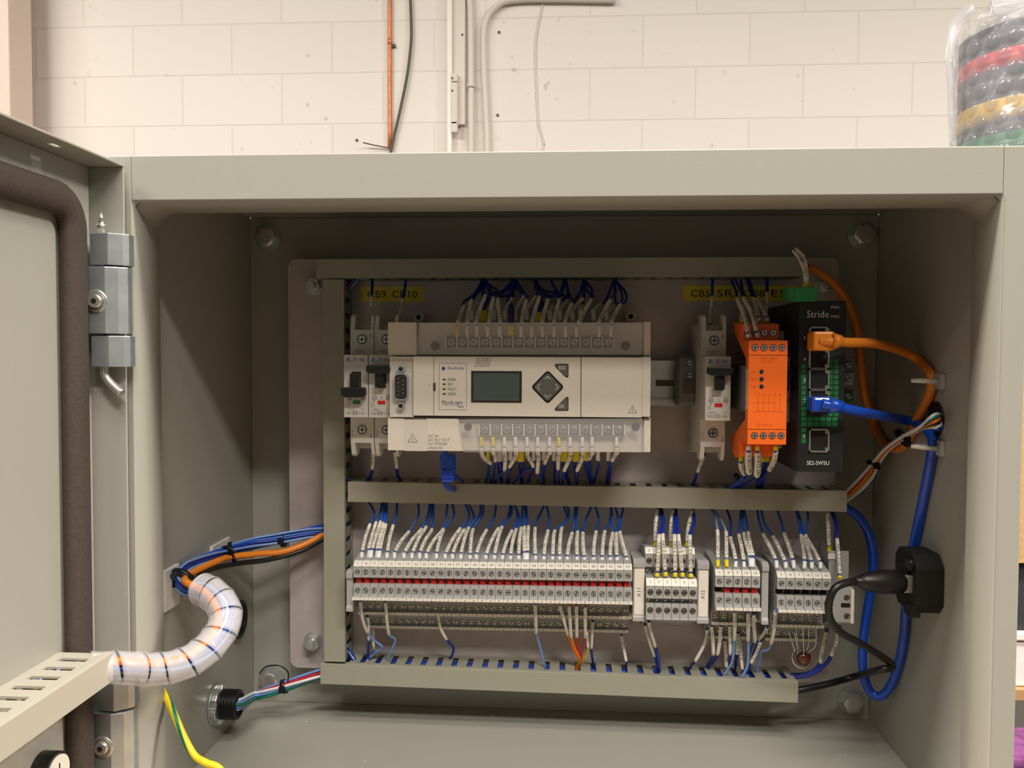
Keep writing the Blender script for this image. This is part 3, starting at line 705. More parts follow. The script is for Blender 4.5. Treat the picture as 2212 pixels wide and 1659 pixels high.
# ------------------------------------------------------------------ programmable controller
YM, YT = 100, 104
PB = thing('programmable_controller', (at(1120, 978, YT).x, 145, at(1120, 978, YT).z), 'beige programmable controller with display and keypad in the centre of the panel', 'controller')
a = at(837, 694, YT); b = at(1405, 978, YT); X0, X1, ZT, ZB = a.x, b.x, a.z, b.z
M().prism([(180, ZT - 3), (107, ZT - 3), (107, ZB + 2), (180, ZB + 2), (180, ZR1 - 20), (181, ZR1 - 20), (181, ZR1 + 20), (180, ZR1 + 20)], 'x', X0 + .6, X1 - .6, 'plc_light').build('housing', PB, bev=.6)
def pz(v, Y=YM): return at(1120, v, Y).z
def pbox_thing(name, u0, v0, u1, v1, Y, y1, mt, bev=.3, par=None, **k):
    q = M(); q.pbox(u0, v0, u1, v1, Y, y1, mt); return q.build(name, par or PB, bev=bev, **k)
pbox_thing('left_cover', 838, 696, 900, 767, YT - 2, 107, 'plc_beige')
pbox_thing('end_cap', 1391, 695, 1405, 768, YT - 2, 107, 'plc_beige'); pbox_thing('end_cap', 1391, 903, 1405, 977, YT - 2, 107, 'plc_beige'); pbox_thing('end_cap', 1387, 770, 1405, 901, YM, 107, 'plc_beige', .8)
# middle band
q = M(); q.pbox(893, 770, 1386, 902, YM, 107, 'plc_beige')
for u in (937, 1255): q.pbox(u - .4, 771, u + .4, 901, YM - .12, YM, 'seam')
q.pbox(893, 901, 1404, 904.5, YM + 1, 108, 'seam'); q.pbox(838, 766.5, 1404, 769, YM + 2, 108, 'seam'); q.pbox(935.5, 827, 941, 845, YM - .15, YM, 'seam')
a = at(948, 784, YM); b = at(1008, 886, YM)
for bx in ((a.x, b.x, a.z - .25, a.z), (a.x, b.x, b.z, b.z + .25), (a.x, a.x + .25, b.z, a.z), (b.x - .25, b.x, b.z, a.z)): q.box(bx[0], bx[1], YM - .1, YM, bx[2], bx[3], 'ink_grey')
p = at(958, 796, YM); q.cyl(p, (0, -1, 0), 1.2, .15, 'ink_blue', seg=16)
q.ptext('Allen-Bradley', 965, 792, 1001, 800, YM, 'ink_blue', .2)
for s_, v in (('POWER', 820), ('RUN', 830), ('FAULT', 840.5), ('FORCE', 851)):
    q.pbox(956.5, v - 1.6, 962.5, v + 1.6, YM - .12, YM, 'ink'); q.ptext(s_, 967, v - 2.8, 967 + 3.3 * len(s_), v + 2.8, YM, 'ink', .2)
q.ptext('Micro', 955, 865, 976, 873, YM, 'ink'); q.ptext('Logix', 976.5, 865, 1000, 875, YM, 'ink_blue'); q.pbox(955, 874.6, 988, 875.4, YM - .12, YM, 'ink_blue'); q.ptext('1400', 988, 876, 1001, 881, YM, 'ink')
for r_ in range(5):
    for c_ in range(6):
        p = at(1029 + c_ * 5.6 - r_ * .9 + (r_ % 2) * 1.5, 774.5 + r_ * 4, YM - .1); q.box(p.x, p.x + .95, YM - .14, YM, p.z - .22, p.z + .22, 'ink')
# warning triangle outlines
def tri(m, u, v, s_, Y, mt):
    a = at(u, v - s_, Y - .12); b = at(u - s_, v + s_ * .8, Y - .12); c = at(u + s_, v + s_ * .8, Y - .12)
    for p0, p1 in ((a, b), (b, c), (c, a)): m.tube([p0, p1], .16, mt, seg=4, n=1)
    p0 = at(u, v - s_ * .3, Y - .12); p1 = at(u, v + s_ * .5, Y - .12); m.tube([p0, p1], .2, mt, seg=4, n=1)
tri(q, 1366, 885, 9, YM, 'ink_grey')
p = at(926, 833, YM); q.add([(p.x, YM - .12, p.z), (p.x + .7, YM - .12, p.z - .8), (p.x + .7, YM - .12, p.z + .8)], [(0, 2, 1)], 'ink_grey')
q.build('front_panel', PB, bev=.0)
# port bay
q = M(); q.pbox(842, 771, 893, 774, YM + .5, 107, 'plc_beige'); q.pbox(842, 898, 893, 901, YM + .5, 107, 'plc_beige'); q.pbox(842, 774, 893, 898, YM + 3, 107, 'plc_light'); q.build('port_bay', PB)
t = M(); c = at(868, 835, YM + 2.5); 
def rrect(w_, h_, r_, n=5):
    out = []
    for sx, sz, a0 in ((1, 1, 0), (-1, 1, 90), (-1, -1, 180), (1, -1, 270)):
        for k in range(n + 1):
            qq = math.radians(a0 + 90 * k / n); out.append((sx * (w_ / 2 - r_) + r_ * math.cos(qq), sz * (h_ / 2 - r_) + r_ * math.sin(qq)))
    return out
t.prism([(c.x + x, c.z + z) for x, z in rrect(9.6, 18.6, 3)], 'y', YM - 1, YM + 3, 'zinc'); t.prism([(c.x + x, c.z + z) for x, z in rrect(8.2, 17, 2.6)], 'y', YM - 1.2, YM - 1, 'lcd_frame')
sp = t.build('serial_port', PB, bev=.2)
t = M()
for k in range(5): t.cyl((c.x - 1.6, YM - 1.2, c.z - 5.6 + 2.8 * k), (0, -1, 0), .4, .5, 'bright_zinc', seg=8)
for k in range(4): t.cyl((c.x + 1.6, YM - 1.2, c.z - 4.2 + 2.8 * k), (0, -1, 0), .4, .5, 'bright_zinc', seg=8)
o = t.build('contact_pins', sp); tag(o, kind='stuff')
for v in (797, 876):
    p = at(868, v, YM + 3); t = M(); t.cyl(p, (0, -1, 0), 2.6, 4, 'zinc', seg=6); t.cyl(p + Vector((0, -4, 0)), (0, -1, 0), 1.5, .1, 'black_matt', seg=14); t.build('jack_screw', sp, bev=.2)
# display
t = M(); a = at(1018, 801, YM); b = at(1127, 870, YM)
t.prism([(a.x, a.z), (b.x, a.z), (b.x, b.z), (a.x, b.z)], 'y', YM - .5, YM, 'lcd_frame'); ds = t.build('display', PB, bev=.2)
t = M(); t.box(a.x + 1.6, b.x - 1.6, YM - .9, YM - .5, b.z + 1.4, a.z - 1.6, 'lcd'); t.build('screen_glass', ds, bev=.15)
# keypad
def roundpoly(pts, r, n=5):
    out = []; L = len(pts)
    for i in range(L):
        p = Vector(pts[i]); a = (Vector(pts[i - 1]) - p).normalized(); b = (Vector(pts[(i + 1) % L]) - p).normalized()
        half = a.angle(b) / 2; d = r / math.tan(half); A = p + a * d; B = p + b * d; C = p + (a + b).normalized() * (r / math.sin(half))
        a0 = math.atan2(A.y - C.y, A.x - C.x); a1 = math.atan2(B.y - C.y, B.x - C.x); dd = (a1 - a0 + math.pi) % (2 * math.pi) - math.pi
        for k in range(n + 1): out.append((C.x + r * math.cos(a0 + dd * k / n), C.y + r * math.sin(a0 + dd * k / n)))
    return out
def key(name, pix, r, txt=None, label=None):
    P_ = [at(u, v, YM) for u, v in pix]; c = sum(P_, Vector()) / len(P_)
    o2 = [(p.x, p.z) for p in P_]; i2 = [(c.x + (p.x - c.x) * .86, c.z + (p.z - c.z) * .86) for p in P_]
    t = M(); t.prism(roundpoly(o2, r), 'y', YM - .25, YM, 'black_plastic'); t.prism(roundpoly(i2, r * .85), 'y', YM - .9, YM - .25, 'key_grey')
    if txt: t.ptext(txt[0], *txt[1:], YM - .9, 'white_print')
    return t.build(name, PB, bev=.0, label=label), c
key('escape_key', [(1194, 786), (1228, 786), (1228, 820)], 1.0, ('ESC', 1208, 791, 1222, 798)); key('ok_key', [(1228, 853), (1228, 887), (1194, 887)], 1.0, ('OK', 1208, 874, 1219, 881))
ko, kc = key('arrow_keypad', [(1183, 799), (1219, 836), (1183, 873), (1147, 836)], 2.2)
t = M()
for dx, dz in ((0, 1), (0, -1), (1, 0), (-1, 0)):
    c = kc + Vector((dx * 7.2, -1.0, dz * 7.2)); s1 = Vector((dz, 0, dx)) * 2.1; bk = Vector((dx, 0, dz)) * -2.0
    c.y = YM - .95
    t.tube([c + s1 + bk, c], .26, 'white_print', seg=4, n=1); t.tube([c - s1 + bk, c], .26, 'white_print', seg=4, n=1)
t.build('arrow_print', ko)
# mounting ears
for (u, v) in ((905, 686), (1362, 684)):
    p = at(u, v, 178); t = M(); t.ring(p, (0, -1, 0), 4.6, 1.8, 3, 'plc_light'); t.cyl(p + Vector((0, .5, 0)), (0, 1, 0), 2, .3, 'black_matt'); t.build('mounting_ear', PB)
# terminal strips with clear covers
def strip(us, vc, v0, v1, nm, ru0, ru1):
    t = M(); t.pbox(ru0, v0, ru1, v1, 106, 107.2, 'plc_light'); t.pbox(us[0] - 13, vc - 12, us[-1] + 13, vc + 12, 104.5, 106, 'terminal_dark')
    for i in range(len(us) + 1):
        u = us[0] - 12.1 + 24.2 * i; t.pbox(u - 1.1, vc - 12, u + 1.1, vc + 12, 101.5, 106, 'marker_white')
    t.pbox(us[0] - 13, vc + 11, us[-1] + 13, vc + 12.5, 102, 106, 'terminal_dark')
    s_ = t.build(nm, PB)
    for u in us:
        p = at(u, vc, 104.4); t = M(); t.cyl(p, (0, -1, 0), 2.5, 1.0, 'bright_zinc', seg=14); t.add([(p.x - 1.9, 103.3, p.z - .3), (p.x + 1.9, 103.3, p.z - .3), (p.x + 1.9, 103.3, p.z + .3), (p.x - 1.9, 103.3, p.z + .3)], [(0, 1, 2, 3)], 'cable_grey'); t.add([(p.x - .3, 103.28, p.z - 1.9), (p.x + .3, 103.28, p.z - 1.9), (p.x + .3, 103.28, p.z + 1.9), (p.x - .3, 103.28, p.z + 1.9)], [(0, 1, 2, 3)], 'cable_grey'); t.build('screw', s_, bev=.2)
    return s_
UT = [975 + 24.25 * i for i in range(15)]; UB = [1046.7 + 24.15 * i for i in range(13)]
strip(UT, 739, 697, 766, 'upper_terminal_strip', 903, 1389); strip(UB, 929, 906, 977, 'lower_terminal_strip', 992, 1390)
def cover(pix, nm, dots, Yc=99.5):
    P_ = [at(u, v, Yc) for u, v in pix]; t = M(); t.prism([(p.x, p.z) for p in P_], 'y', Yc, Yc + 1.2, 'cover_clear')
    t.add([(p.x, Yc + 1.2, p.z) for p in P_[:2]] + [(p.x, 104, p.z) for p in P_[1::-1]], [(0, 1, 2, 3)], 'cover_clear')
    o = t.build(nm, PB, label='clear plastic terminal cover', bev=.3)
    for u, v, r_ in dots: t = M(); t.cyl(at(u, v, Yc - .05), (0, -1, 0), r_, .25, 'terminal_dark', seg=20); t.build('round_latch', o)
cover([(906, 697), (1389, 696), (1386, 766), (897, 766)], 'upper_clear_cover', ((940, 747, 3.2), (1351, 747, 3.2)))
cover([(990, 906), (1388, 904), (1397, 977), (1001, 977)], 'lower_clear_cover', ((1011, 922, 2.7), (1373, 922, 2.9)))
# lower left of the controller: hinged door and wording
q = M(); q.prism([(at(838, 905, YT - 2).x, pz(905, YT)), (at(990, 905, YT - 2).x, pz(905, YT)), (at(1001, 976, YT - 2).x, pz(975, YT)), (at(838, 976, YT - 2).x, pz(975, YT))], 'y', YT - 2, 107, 'plc_beige')
for i, s_ in enumerate(('DC IN', 'DC RLY OUT', 'DC POWER', 'ANALOG')):
    v = 941.5 + i * 8.6; q.ptext(s_, 925, v - 2.8, 925 + (21, 46, 41, 31)[i], v + 2.8, YT - 2, 'ink_grey', .2)
q.build('lower_cover', PB, bev=.3)
q = M(); q.pbox(873.5, 904, 922, 906, YT - 2.2, YT - 1.9, 'seam'); q.pbox(874, 906, 922, 974.5, YT - 2.5, YT - 2, 'plc_light'); tri(q, 891, 947, 10, YT - 2.5, 'ink_grey'); q.build('access_door', PB)

# ------------------------------------------------------------------ circuit breakers
def breaker(dx, dz, up, flag, name_, label, grp='circuit breakers', bar=0):
    t = thing('circuit_breaker', (-140 + dx, 150, at(760, 985, 129).z + dz), label, 'circuit breaker', grp)
    a = at(742, 766, 111); b = at(797, 902, 111); x0, x1, zt_, zb_ = a.x + dx, a.x + 17.6 + dx, a.z + dz, b.z + dz
    z = lambda v, Y=129: at(770, v, Y).z + dz
    Yn, Ys = 111, 129
    pr = [(182, z(700, 182)), (Ys + 14, z(700, Ys + 14)), (Ys + 14, z(712)), (Ys, z(712)), (Ys, zt_ + .1), (Yn, zt_), (Yn, zb_), (Ys, zb_ - .1), (Ys, z(957)), (Ys + 14, z(957)), (Ys + 14, z(968, Ys + 14)), (182, z(968, 182))]
    M().prism(pr, 'x', x0 + .15, x1 - .15, 'breaker_white').build('body', t, bev=.4)
    q = M()
    for xs in ((x0 + .15, x0 + 3.4), (x1 - 2.6, x1 - .15)):
        q = M(); q.prism([(Ys, z(713)), (Ys + 2, z(683, Ys + 2)), (Ys + 5, z(679, Ys + 5)), (Ys + 16, z(679, Ys + 16)), (Ys + 16, z(713, Ys + 16))], 'x', xs[0], xs[1], 'breaker_white'); q.build('terminal_shroud', t, bev=.4); q = M()
        q.prism([(Ys, z(956)), (Ys + 3, z(981, Ys + 3)), (Ys + 6, z(985, Ys + 6)), (Ys + 14, z(980, Ys + 14)), (Ys + 16, z(956, Ys + 16))], 'x', xs[0], xs[1], 'breaker_white'); q.build('terminal_shroud', t, bev=.4)
    q = M(); P3 = lambda u, v: (at(u, v, Yn).x - at(742, v, Yn).x + x0, at(u, v, Yn).z + dz)
    def T(s_, u0, v0, u1, v1, Y, mt='ink', ref=742):
        xa_ = at(u0, v1, Y).x - at(ref, v1, Y).x + x0; xb_ = at(u1, v1, Y).x - at(ref, v1, Y).x + x0
        q.text(s_, xa_, at(770, v1, Y).z + dz, Y - .12, xb_ - xa_, at(770, v0, Y).z - at(770, v1, Y).z, mt)
    T('E', 750, 773, 757, 781, Yn, 'ink_blue'); T('.', 759, 779, 761.5, 781, Yn, 'ink_blue'); T('T', 763, 773, 771, 781, Yn, 'ink_blue'); T('.', 773, 776, 775.5, 778.5, Yn, 'ink_blue'); T('N', 778, 773, 786, 781, Yn, 'ink_blue')
    for ux in (755, 785):
        px, pz_ = P3(ux, 859); q.ring((px, Yn, pz_), (0, -1, 0), 1.7, 1.4, .12, 'ink', seg=16); T('UL' if ux == 755 else 'SP', ux - 3, 857, ux + 3, 861.5, Yn)
    T('C.B.', 766, 856, 774, 859, Yn, 'ink_grey'); T('LISTED', 762, 861, 774, 863, Yn, 'ink_grey'); T('480~', 751, 866, 757, 869, Yn, 'ink_grey'); T('48V=', 748, 871.5, 755, 874.5, Yn, 'ink_grey'); T('277V~', 748, 876, 757, 878.5, Yn, 'ink_grey'); T('xEffect', 750, 883, 766, 886, Yn, 'ink_grey'); T('3A', 781, 882, 786, 885, Yn, 'ink_grey')
    T('FAZ-' , 748, 890, 761, 895.5, Yn, 'ink_grey'); T(name_, 762, 888, 772, 896, Yn); T('/1-NA', 773, 890, 788, 895.5, Yn, 'ink_grey')
    T('1', 800, 721, 801.6, 728, Ys, ref=757); T('2', 799.5, 937, 804, 944, Ys, ref=757); T('AS51E', 769, 754, 789, 761, Ys, 'ink_grey', 757)
    for k, c_ in enumerate('CUONLY'[2:]): T(c_, 760, 731 + 7 * k, 763, 735 + 7 * k, Ys, 'ink_grey', 757); T(c_, 761, 924 + 6 * k, 764, 928 + 6 * k, Ys, 'ink_grey', 757)
    q.build('print', t)
    for v in (733, 928):
        p = at(783, v, Ys); cx_ = p.x - at(757, v, Ys).x + x0; q = M(); q.ring((cx_, Ys, p.z + dz), (0, -1, 0), 4.1, 3.4, .3, 'breaker_white'); q.cyl((cx_, Ys, p.z + dz), (0, -1, 0), 3.5, .12, 'black_matt', seg=20)
        q.cyl((cx_, Ys - .12, p.z + dz), (0, -1, 0), 2.7, .5, 'zinc', seg=16); q.box(cx_ - 2.2, cx_ + 2.2, Ys - .72, Ys - .6, p.z + dz - .35, p.z + dz + .35, 'black_matt'); q.box(cx_ - .35, cx_ + .35, Ys - .72, Ys - .6, p.z + dz - 2.2, p.z + dz + 2.2, 'black_matt'); q.build('screw', t)
    # toggle well and toggle
    q = M(); (xa_, za_), (xb_, zb2) = P3(751, 803), P3(789, 850); q.box(xa_, xb_, Yn - .2, Yn, zb2, za_, 'plc_light'); (xc, zc_), (xd, zd) = P3(760, 805), P3(780, 838); q.box(xc, xd, Yn - .35, Yn, zd, za_, 'black_matt'); q.build('toggle_well', t, bev=.15)
    q = M(); zt1, zt2, zs1, zs2 = (789, 806, 806, 836) if up else (836, 857, 812, 838)
    xl_, zl = P3(743, zt2); xr_, zh = P3(794, zt1); q.prism([(xl_, zh - 1), (xl_ + .8, zh), (xr_ - .8, zh), (xr_, zh - 1), (xr_, zl + 1.4), (xr_ - 2.5, zl), (xl_ + 2.5, zl), (xl_, zl + 1.4)], 'y', Yn - 9, Yn - 3, 'black_plastic')
    xs_, z1_ = P3(760, zs2); xe_, z2_ = P3(779, zs1); q.box(xs_, xe_, Yn - 6, Yn + 1, z1_, z2_ + 2, 'black_plastic')
    if bar: q.box(xr_ - .5, xr_ + bar, Yn + 12, Yn + 18, zl + .5, zh - .5, 'black_plastic'); q.box(xr_ - .5, xr_ + 1.5, Yn - 6, Yn + 18, zl + .5, zh - .5, 'black_plastic')
    q.build('toggle', t, bev=.4)
    q = M(); (xa_, za_), (xb_, zb2) = P3(762, 865), P3(778, 873); q.box(xa_, xb_, Yn - .25, Yn, zb2, za_, flag); q.build('status_flag', t)
    return t
breaker(0, 0, False, 'green_flag', 'D3', 'white circuit breaker with lowered black toggle and green flag, leftmost on the rail')
breaker(17.8, 0, True, 'red_flag', 'D3', 'white circuit breaker with raised toggle and red flag, tucked beside the controller')
p3 = at(1524, 766, 111).x + 148.8
breaker(p3, 0, True, 'red_flag', 'C0.5', 'white circuit breaker marked C0.5 with red flag, left of the orange relay', bar=16)
p4 = at(1662, 766, 111).x + 148.8
breaker(p4, -.3, True, 'red_flag', 'C0.5', 'white circuit breaker mostly hidden behind the orange relay')
# end stop left of breaker three
t = thing('end_stop', (at(1480, 830, 160).x, 165, ZR1 - 22), 'dark grey end stop with two screws on the upper rail', 'end clamp')
a = at(1468, 765, 155); b = at(1500, 878, 155)
M().prism([(182, a.z), (160, a.z), (155, a.z - 3), (155, b.z + 3), (160, b.z), (182, b.z)], 'x', a.x, b.x, 'terminal_dark').build('body', t, bev=.5)
M().box(a.x + 3, b.x, 153.5, 155, at(1480, 850, 155).z, at(1480, 822, 155).z, 'cable_grey').build('clamp_foot', t, bev=.3)
for v in (784, 811):
    q = M(); p = at(1490, v, 155); q.cyl(p, (0, -1, 0), 2.6, .15, 'black_matt', seg=16); q.cyl(p + Vector((0, -.15, 0)), (0, -1, 0), 2.1, .8, 'zinc', seg=14); q.box(p.x - 1.8, p.x + 1.8, 153.95, 154.04, p.z - .3, p.z + .3, 'black_matt'); q.build('screw', t)

# ------------------------------------------------------------------ orange safety relay
YR = 87; zr = lambda v, Y=YR: at(1617, v, Y).z
xr0, xr1 = 127.4, 152.6
RL = thing('safety_relay', (140, 130, zr(985, 112)), 'bright orange safety relay module with rows of screw terminals', 'relay')
M().prism([(YR, zr(735)), (YR, zr(960)), (110, zr(960)), (110, zr(985, 110)), (128, zr(988, 128)), (139, zr(968, 139)), (139, zr(945, 139)), (95, zr(905, 95)), (95, zr(775, 95)), (139, zr(713, 139)), (139, zr(696, 139)), (128, zr(697, 128)), (110, zr(700, 110)), (110, zr(735))], 'x', xr0, xr1, 'relay_orange').build('housing', RL, bev=.4)
M().box(xr0 + .8, xr1 - .8, 96, 181, zr(890, 100), zr(790, 100), 'terminal_dark').build('base', RL)
q = M()
for v in (767, 927): q.box(xr0, xr1, YR - .1, YR, zr(v) - .2, zr(v) + .2, 'relay_dark')
q.text('SAFETY RELAY', xr0 + 7, zr(776), YR - .1, 12, 1.4, 'relay_orange_print'); q.text('24V DC', xr0 + 8, zr(783), YR - .1, 8, 1.2, 'relay_orange_print')
for k, v in enumerate((803, 819, 835)): q.text(('ON', 'K1', 'K2')[k], xr0 + 2, zr(v) - .8, YR - .1, 3, 1.5, 'relay_orange_print')
for xx in (6.5, 10, 13.5, 17, 20.5):
    q.box(xr0 + xx, xr0 + xx + .25, YR - .1, YR, zr(888), zr(856), 'relay_orange_print'); q.text('13', xr0 + xx - .8, zr(854), YR - .1, 1.8, 1.3, 'relay_orange_print')
q.box(xr0 + 4, xr0 + 18, YR - .1, YR, zr(870), zr(870) + .25, 'relay_orange_print'); q.box(xr0 + 4, xr0 + 22, YR - .1, YR, zr(889), zr(889) + .25, 'relay_orange_print'); q.text('G1501S', xr0 + 6, zr(920), YR - .1, 10, 1.4, 'relay_orange_print')
q.build('front_print', RL)
for v in (803, 819, 835): q = M(); p = at(1645, v, YR); q.cyl(p, (0, -1, 0), 1.5, .3, 'key_grey', seg=14); q.ball(p + Vector((0, -.3, 0)), 1.1, 'black_plastic', 10, 6); q.build('status_light', RL)
for v, Yf, us in ((751, YR, (1631, 1650.5, 1670, 1689)), (941, YR, (1630, 1649, 1668, 1687)), (719, 110, (1615, 1633, 1651, 1670))):
    for u in us:
        q = M(); p = at(u, v, Yf); q.cyl(p, (0, -1, 0), 2.4, .15, 'relay_dark', seg=16); q.cyl(p + Vector((0, -.15, 0)), (0, -1, 0), 1.9, .4, 'bright_zinc', seg=14)
        q.add([(p.x - 1.4, Yf - .6, p.z - .25), (p.x + 1.4, Yf - .6, p.z - .25), (p.x + 1.4, Yf - .6, p.z + .25), (p.x - 1.4, Yf - .6, p.z + .25)], [(0, 1, 2, 3)], 'black_matt'); q.add([(p.x - .25, Yf - .62, p.z - 1.4), (p.x + .25, Yf - .62, p.z - 1.4), (p.x + .25, Yf - .62, p.z + 1.4), (p.x - .25, Yf - .62, p.z + 1.4)], [(0, 1, 2, 3)], 'black_matt'); q.build('terminal_screw', RL)
q = M(); q.box(xr0 - .2, xr0, YR + 1.5, YR + 5.5, zr(885), zr(798), 'marker_white')
q.text('SAFETY RELAY 24V DC', 0, 0, 0, 22, 2, 'ink', org=(xr0 - .26, YR + 4.4, zr(880)), ex=(0, 0, 1), ez=(0, -1, 0)); q.build('side_label', RL)

# ------------------------------------------------------------------ network switch
YSW = 90; zs = lambda v, Y=YSW: at(1775, v, Y).z
sx0, sx1 = 160.6, 190.6
SW = thing('network_switch', (175, 135, zs(1020)), 'black industrial network switch with green striped front and metal jacks', 'network switch')
q = M(); q.box(sx0, sx1, YSW, 178, zs(1020), zs(650), 'switch_black'); q.build('housing', SW, bev=.6)
q = M()
G = 'panel_green'
def gr(u0, v0, u1, v1): q.pbox(u0, v0, u1, v1, YSW - .12, YSW, G)
rows_ = [776 + 11.4 * k for k in range(11)]
for v in rows_:
    gr(1790, v, 1799, v + 9); gr(1801.5, v, 1811, v + 9)
for k, v in enumerate([787 + 11.4 * k for k in range(10)]): gr(1731, v, 1741, v + 9.2)
for k in range(6):
    for v in (901, 912): gr(1731 + 13.4 * k, v, 1742 + 13.4 * k, v + 9)
for v in (925, 936.5, 948): gr(1731, v, 1741, v + 9)
q.ptext('Stride', 1743, 671, 1790, 686, YSW, 'white_print'); q.ptext('PWR1', 1795, 661, 1813, 667, YSW, 'white_print'); q.ptext('PWR2', 1795, 681, 1813, 687, YSW, 'white_print'); q.ptext('SE2-SW5U', 1743, 996, 1791, 1004, YSW, 'white_print')
for s_, v in (('5', 730), ('4', 776), ('3', 821), ('2', 865), ('1', 943)): q.ptext(s_, 1736, v - 3.5, 1740 - 2.2 * (s_ == '1'), v + 3.5, YSW - .1, 'white_print')
q.build('front_print', SW)
def jack(v0, v1):
    t = M(); a = at(1747, v0, YSW); b = at(1790, v1, YSW)
    for bx in ((a.x, b.x, a.z - 1, a.z), (a.x, b.x, b.z, b.z + 1), (a.x, a.x + 1, b.z, a.z), (b.x - 1, b.x, b.z, a.z)): t.box(bx[0], bx[1], YSW - 1.2, YSW + .2, bx[2], bx[3], 'jack_metal')
    t.box(a.x + 1, b.x - 1, YSW - .2, YSW, b.z + 1, a.z - 1, 'black_matt')
    for zq in (a.z - 3.2, b.z + 1): t.box(b.x - 2.6, b.x - 1, YSW - .9, YSW - .2, zq, zq + 2.2, 'jack_metal')
    t.build('jack', SW)
for v in (706, 751, 796, 841): jack(v, v + 47 if v < 841 else 890)
jack(926, 977)
# green plug on top
t = thing('power_plug', (at(1735, 640, 85).x, 85, at(1735, 648, 85).z), 'green screw plug on top of the network switch', 'plug')
q = M(); q.pbox(1719, 620, 1766, 650, 82, 98, 'plug_green'); q.build('plug_body', t, bev=.5)
q = M(); q.pbox(1705, 622, 1720, 646, 84, 100, 'plug_green'); q.build('plug_flange', t, bev=.3)
# small modules right of the switch
t = thing('rail_terminal', (at(1835, 830, 150).x, 160, at(1835, 880, 150).z), 'small green and grey rail terminal right of the network switch', 'terminal block')
q = M(); q.pbox(1822, 772, 1846, 885, 150, 181, 'terminal_dark'); q.build('body', t, bev=.5)
q = M(); q.pbox(1824, 806, 1843, 832, 148.5, 150, 'terminal_grey'); q.pbox(1824, 845, 1842, 868, 148.5, 150, 'panel_green'); q.build('marker', t, bev=.2)
for v in (789, 818, 856): q = M(); p = at(1832, v, 148.4); screw_mesh(q, p.x, p.z, 148.4, 2.4); q.build('screw', t)

# yellow panel labels
for (u0, u1, v0, v1, parts_, l) in ((780, 916, 619, 652, [('CB9', 794, 834), ('CB10', 847, 901)], 'yellow label strip reading CB9 CB10 above the left breakers'),
                                 (1476, 1706, 617, 650, [('CB5', 1492, 1534), ('SR1', 1549, 1594), ('CB8', 1606, 1652), ('ES1', 1666, 1712)], 'yellow label strip reading CB5 SR1 CB8 ES1 above the orange relay')):
    a = at(u0, v0, P); b = at(u1 + (20 if u0 > 1000 else 0), v1, P); q = M(); q.box(a.x, b.x, P - .35, P - .02, b.z, a.z, 'label_yellow')
    for s_, ua, ub in parts_: q.ptext(s_, ua, v0 + 9, ub, v1 - 9, P - .3, 'ink')
    q.build('panel_label', label=l, cat='label', group='yellow labels on the mounting plate')

# ------------------------------------------------------------------ wires with printed sleeves and ferrules
def c5(x, y): return (690 + x / 4.147, 1080 + y / 4.147)
def c6(x, y): return (1040 + x / 4.147, 1080 + y / 4.147)
def c7(x, y): return (1360 + x / 4.147, 1080 + y / 4.147)
def c8(x, y): return (1600 + x / 4.147, 1080 + y / 4.147)
def c9(x, y): return (1480 + x / 7.54, 1280 + y / 7.54)
def cA(x, y): return (1000 + x / 5.027, 540 + y / 5.027)
def cB(x, y): return (660 + x / 5.027, 540 + y / 5.027)
def cC(x, y): return (1000 + x / 5.027, 740 + y / 5.027)
def cD(x, y): return (1400 + x / 4.809, 530 + y / 4.809)
def cE(x, y): return (1400 + x / 4.809, 740 + y / 4.809)
def wire(label, group, sleeve, Ys, rest, Yr, col='wire_blue', ferr=None, fcol='ferrule_white', fw=1.6, txt=None, sr=1.35, wr=.95, down=False, end=None, gap=1.6):
    """sleeve: two or three picture points from the terminal outwards, at depths Ys; rest: further points of the bare wire at depths Yr"""
    sp = [at(u, v, y) for (u, v), y in zip(sleeve, Ys)]; rp = [at(u, v, y) for (u, v), y in zip(rest, Yr)] + (end or [])
    d0 = (sp[0] - sp[1]).normalized(); start = sp[0] + d0 * (gap + 1)
    whole = smooth_path([start] + sp + rp, 5); path = whole[5:5 * len(sp) + 1]
    w_ = M(); w_.tube(whole, wr, col, seg=7, raw=True); o = w_.build('control_wire', label=label, cat='wire', group=group)
    q = M(); q.tube(path, sr, 'marker_white', seg=10, raw=True)
    if txt: q.wrap(txt, path, sr, 'ink')
    q.build('marker_sleeve', o)
    if ferr:
        (u, v), yf = ferr; f0 = at(u, v, yf); top = sp[0] + d0 * gap; q = M()
        q.tube([top, top.lerp(f0, .5), f0], fw, fcol, seg=12, n=2, r2=fw * .82); q.build('ferrule', o)
    return o
SL = ['\u2190CPU IN%d', '\u2190CPU OUT%d', '\u2190X10 %d', '\u2190X12 %d']
G1 = 'wires rising from the long strip'
T1 = [((380, 530), (385, 455), (455, 215), [(490, 110), (440, 15)]), ((607, 530), (610, 458), (662, 225), [(690, 110), (697, 20)]), ((675, 530), (680, 458), (805, 280), [(885, 140), (885, 20)]),
      ((758, 535), (768, 462), (915, 255), [(978, 110), (990, 15)]), ((828, 535), (838, 462), (958, 235), [(1003, 110), (1003, 15)]), ((897, 537), (905, 460), (1010, 258), [(1020, 110), (1020, 15)]),
      ((960, 537), (965, 467), (1110, 255), [(1138, 110), (1145, 20)]), ((1050, 540), (1052, 467), (1115, 262), [(1203, 150), (1190, 20)]), ((1127, 540), (1135, 472), (1265, 250), [(1345, 145), (1300, 20)]),
      ((1195, 540), (1197, 472), (1300, 262), [(1385, 160), (1330, 20)]), ((1270, 540), (1270, 472), (1340, 245), [(1435, 130), (1440, 20)]), ((1350, 543), (1350, 480), (1378, 258), [(1462, 130), (1465, 20)])]
T1 = [(c5(*a), c5(*b), c5(*c), [c5(*d) for d in e]) for a, b, c, e in T1]
